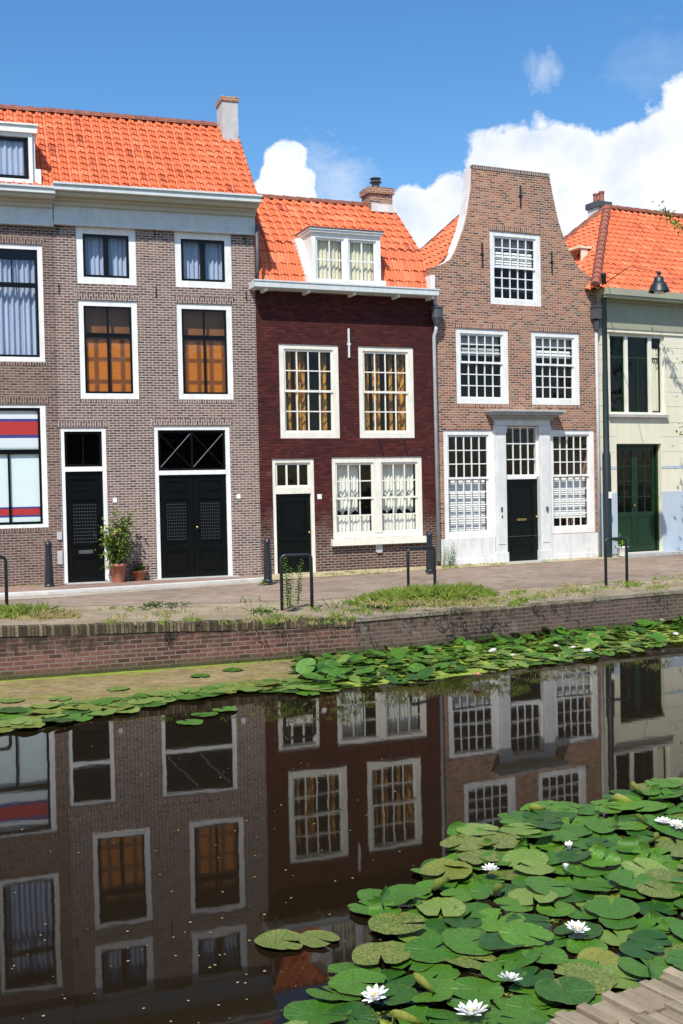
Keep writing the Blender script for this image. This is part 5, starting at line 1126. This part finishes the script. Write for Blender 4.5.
def filmobj(poly_px, lab, mat, dens=1.0, step=.12, margin=.35):
    poly = wpoly(poly_px); xs = [p.x for p in poly]; ys = [p.y for p in poly]; nx = int((max(xs) - min(xs)) / step) + 1; ny = int((max(ys) - min(ys)) / step) + 1
    V, dn_, Fc = [], [], []
    def dist(p):
        best = 9
        for a, b in zip(poly, poly[1:] + poly[:1]):
            ab = b - a; t = max(0, min(1, (p - a).dot(ab) / ab.length_squared)); best = min(best, (p - a - ab * t).length)
        return best if in_poly(p, poly) else -best
    for j in range(ny + 1):
        for i in range(nx + 1):
            p = Vector((min(xs) + i * step, min(ys) + j * step, 0)); V.append((p.x, p.y, .004)); dn_.append(max(0, min(1, .5 + dist(p) / margin)) * dens)
    for j in range(ny):
        for i in range(nx):
            a = j * (nx + 1) + i; q4 = (a, a + 1, a + nx + 2, a + nx + 1)
            if max(dn_[k] for k in q4) > .02: Fc.append(q4)
    me = bpy.data.meshes.new('duckweed'); me.from_pydata(V, [], Fc); me.materials.append(mat); at = me.attributes.new('cover', 'FLOAT', 'POINT')
    for k, d in enumerate(dn_): at.data[k].value = d
    o = bpy.data.objects.new('duckweed', me); COL.objects.link(o); tag(o, lab, 'duckweed', kind='stuff')
mfilm = film(); mfilm_g = film(True)
filmobj([(-120, 700), (-20, 681), (150, 669), (330, 655), (340, 690), (235, 688), (150, 700), (90, 716), (-20, 728), (-120, 738)], 'brown green duckweed film along the left far quay', mfilm, 1.05, margin=.6)
filmobj([(300, 657), (356, 652), (500, 641), (683, 622), (800, 610), (800, 630), (683, 642), (560, 662), (420, 682), (320, 690)], 'green duckweed between the far lily pads', mfilm_g, .95)
NF = [(700, 785), (600, 812), (510, 826), (465, 850), (430, 880), (400, 960), (330, 1000), (310, 1060), (560, 1060), (720, 985)]
filmobj(NF, 'duckweed flecks between the foreground lily pads', mfilm_g, .40, .08)
q = MB(); r = random.Random(31)          # loose duckweed and petals drifting on the open water
for _ in range(170):
    px, py = r.uniform(-20, 420), r.uniform(700, 1024); p = on_z(px, py, .0035); s = r.uniform(.003, .009); a0 = r.random() * 6; q.face([p + Vector((math.cos(a0 + k * 1.2566) * s, math.sin(a0 + k * 1.2566) * s, 0)) for k in range(5)])
tag(q.build('duckweed', M['fleck']), 'loose flecks drifting on the dark open water', 'duckweed', kind='stuff')

# ------------------------------------------------------------------ light and sky
u_ = Vector((math.cos(R(22)), math.sin(R(22)), 0)); n_ = Vector((-math.sin(R(22)), math.cos(R(22)), 0)); light = (u_ * .74 + n_ * 1.0 + Vector((0, 0, -1.7))).normalized()
sd = bpy.data.lights.new('sun', 'SUN'); sd.energy = 5.0; sd.angle = R(.53); sd.color = (1.0, .955, .88)
so = bpy.data.objects.new('sun', sd); COL.objects.link(so); so.rotation_euler = light.to_track_quat('-Z', 'Y').to_euler(); so.location = (0, -10, 30)
elev = math.asin(-light.z); rot = math.atan2(-light.x, -light.y)
wd = bpy.data.worlds.new('World'); scene.world = wd; wd.use_nodes = True
n = NT.__new__(NT); n.t = wd.node_tree; n.t.nodes.clear()
out = n.n('ShaderNodeOutputWorld'); bg = n.n('ShaderNodeBackground'); n.l(bg.outputs[0], out.inputs[0]); bg.inputs[1].default_value = .14
sky = n.n('ShaderNodeTexSky', sky_type='NISHITA'); sky.sun_disc = False; sky.sun_elevation = elev; sky.sun_rotation = rot; sky.air_density = 1.0; sky.dust_density = .7; sky.ozone_density = 2.0; sky.altitude = 10
hs = n.n('ShaderNodeHueSaturation'); hs.inputs['Saturation'].default_value = 1.3; hs.inputs['Value'].default_value = 1.12; n.l(sky.outputs[0], hs.inputs['Color'])
dirv = n.coord('Generated'); nrm = n.n('ShaderNodeVectorMath', operation='NORMALIZE'); n.l(dirv, nrm.inputs[0]); dv = nrm.outputs[0]
def blob(px, py, rad):
    d = sight(px, py).normalized(); v = n.n('ShaderNodeVectorMath', operation='DISTANCE'); n.l(dv, v.inputs[0]); v.inputs[1].default_value = d
    return n.math('SUBTRACT', 1.0, n.math('DIVIDE', v.outputs['Value'], rad / F))
blobs = [(690, 172, 74), (640, 200, 72), (590, 196, 66), (535, 190, 68), (508, 166, 48), (455, 212, 44), (418, 218, 34), (475, 245, 80), (600, 250, 90), (760, 170, 120), (285, 163, 24), (276, 178, 20), (270, 192, 20), (296, 184, 22), (304, 197, 16)]
acc = None
for b in blobs: x = blob(*b); acc = x if acc is None else n.math('MAXIMUM', acc, x)
nz = n.noise(dv, 26, 9, .58); nz2 = n.noise(dv, 9, 3, .5)
field = n.math('ADD', acc, n.math('ADD', n.math('MULTIPLY', n.math('SUBTRACT', nz, .5), 1.3), n.math('MULTIPLY', n.math('SUBTRACT', nz2, .5), .5)))
mask = n.ramp(field, [(.06, 0.0), (.20, 1.0)])
w1 = n.math('ADD', blob(543, 69, 22), n.math('MULTIPLY', n.math('SUBTRACT', n.noise(n.map(dv, (1, 1, .6)), 60, 8, .65), .5), 2.2)); m1 = n.math('MULTIPLY', n.ramp(w1, [(.15, 0.0), (1.0, 1.0)]), .5)
w2 = n.math('ADD', blob(330, 185, 60), n.math('MULTIPLY', n.math('SUBTRACT', n.noise(n.map(dv, (1, 1, 1.6)), 22, 8, .65), .5), 2.6)); m2_ = n.math('MULTIPLY', n.ramp(w2, [(.2, 0.0), (1.1, 1.0)]), .4)
w3 = n.math('ADD', blob(660, 60, 60), n.math('MULTIPLY', n.math('SUBTRACT', n.noise(n.map(dv, (1, 1, 1.8)), 30, 8, .65), .5), 2.4)); m3 = n.math('MULTIPLY', n.ramp(w3, [(.2, 0.0), (1.1, 1.0)]), .10)
mask = n.math('MAXIMUM', n.math('MAXIMUM', mask, m1), n.math('MAXIMUM', m2_, m3))
shade = n.ramp(n.noise(dv, 15, 7, .55), [(.32, (4.6, 5.2, 6.1)), (.52, (6.3, 6.5, 6.8)), (.68, (7.2, 7.2, 7.2))])
n.l(n.mix(mask, hs.outputs[0], shade), bg.inputs[0])

scene.view_settings.view_transform = 'Standard'; scene.view_settings.look = 'None'; scene.view_settings.exposure = 0.2; scene.view_settings.gamma = 1.0
scene.render.film_transparent = False
scene.cycles.max_bounces = 8; scene.cycles.transparent_max_bounces = 12; scene.cycles.use_denoising = True
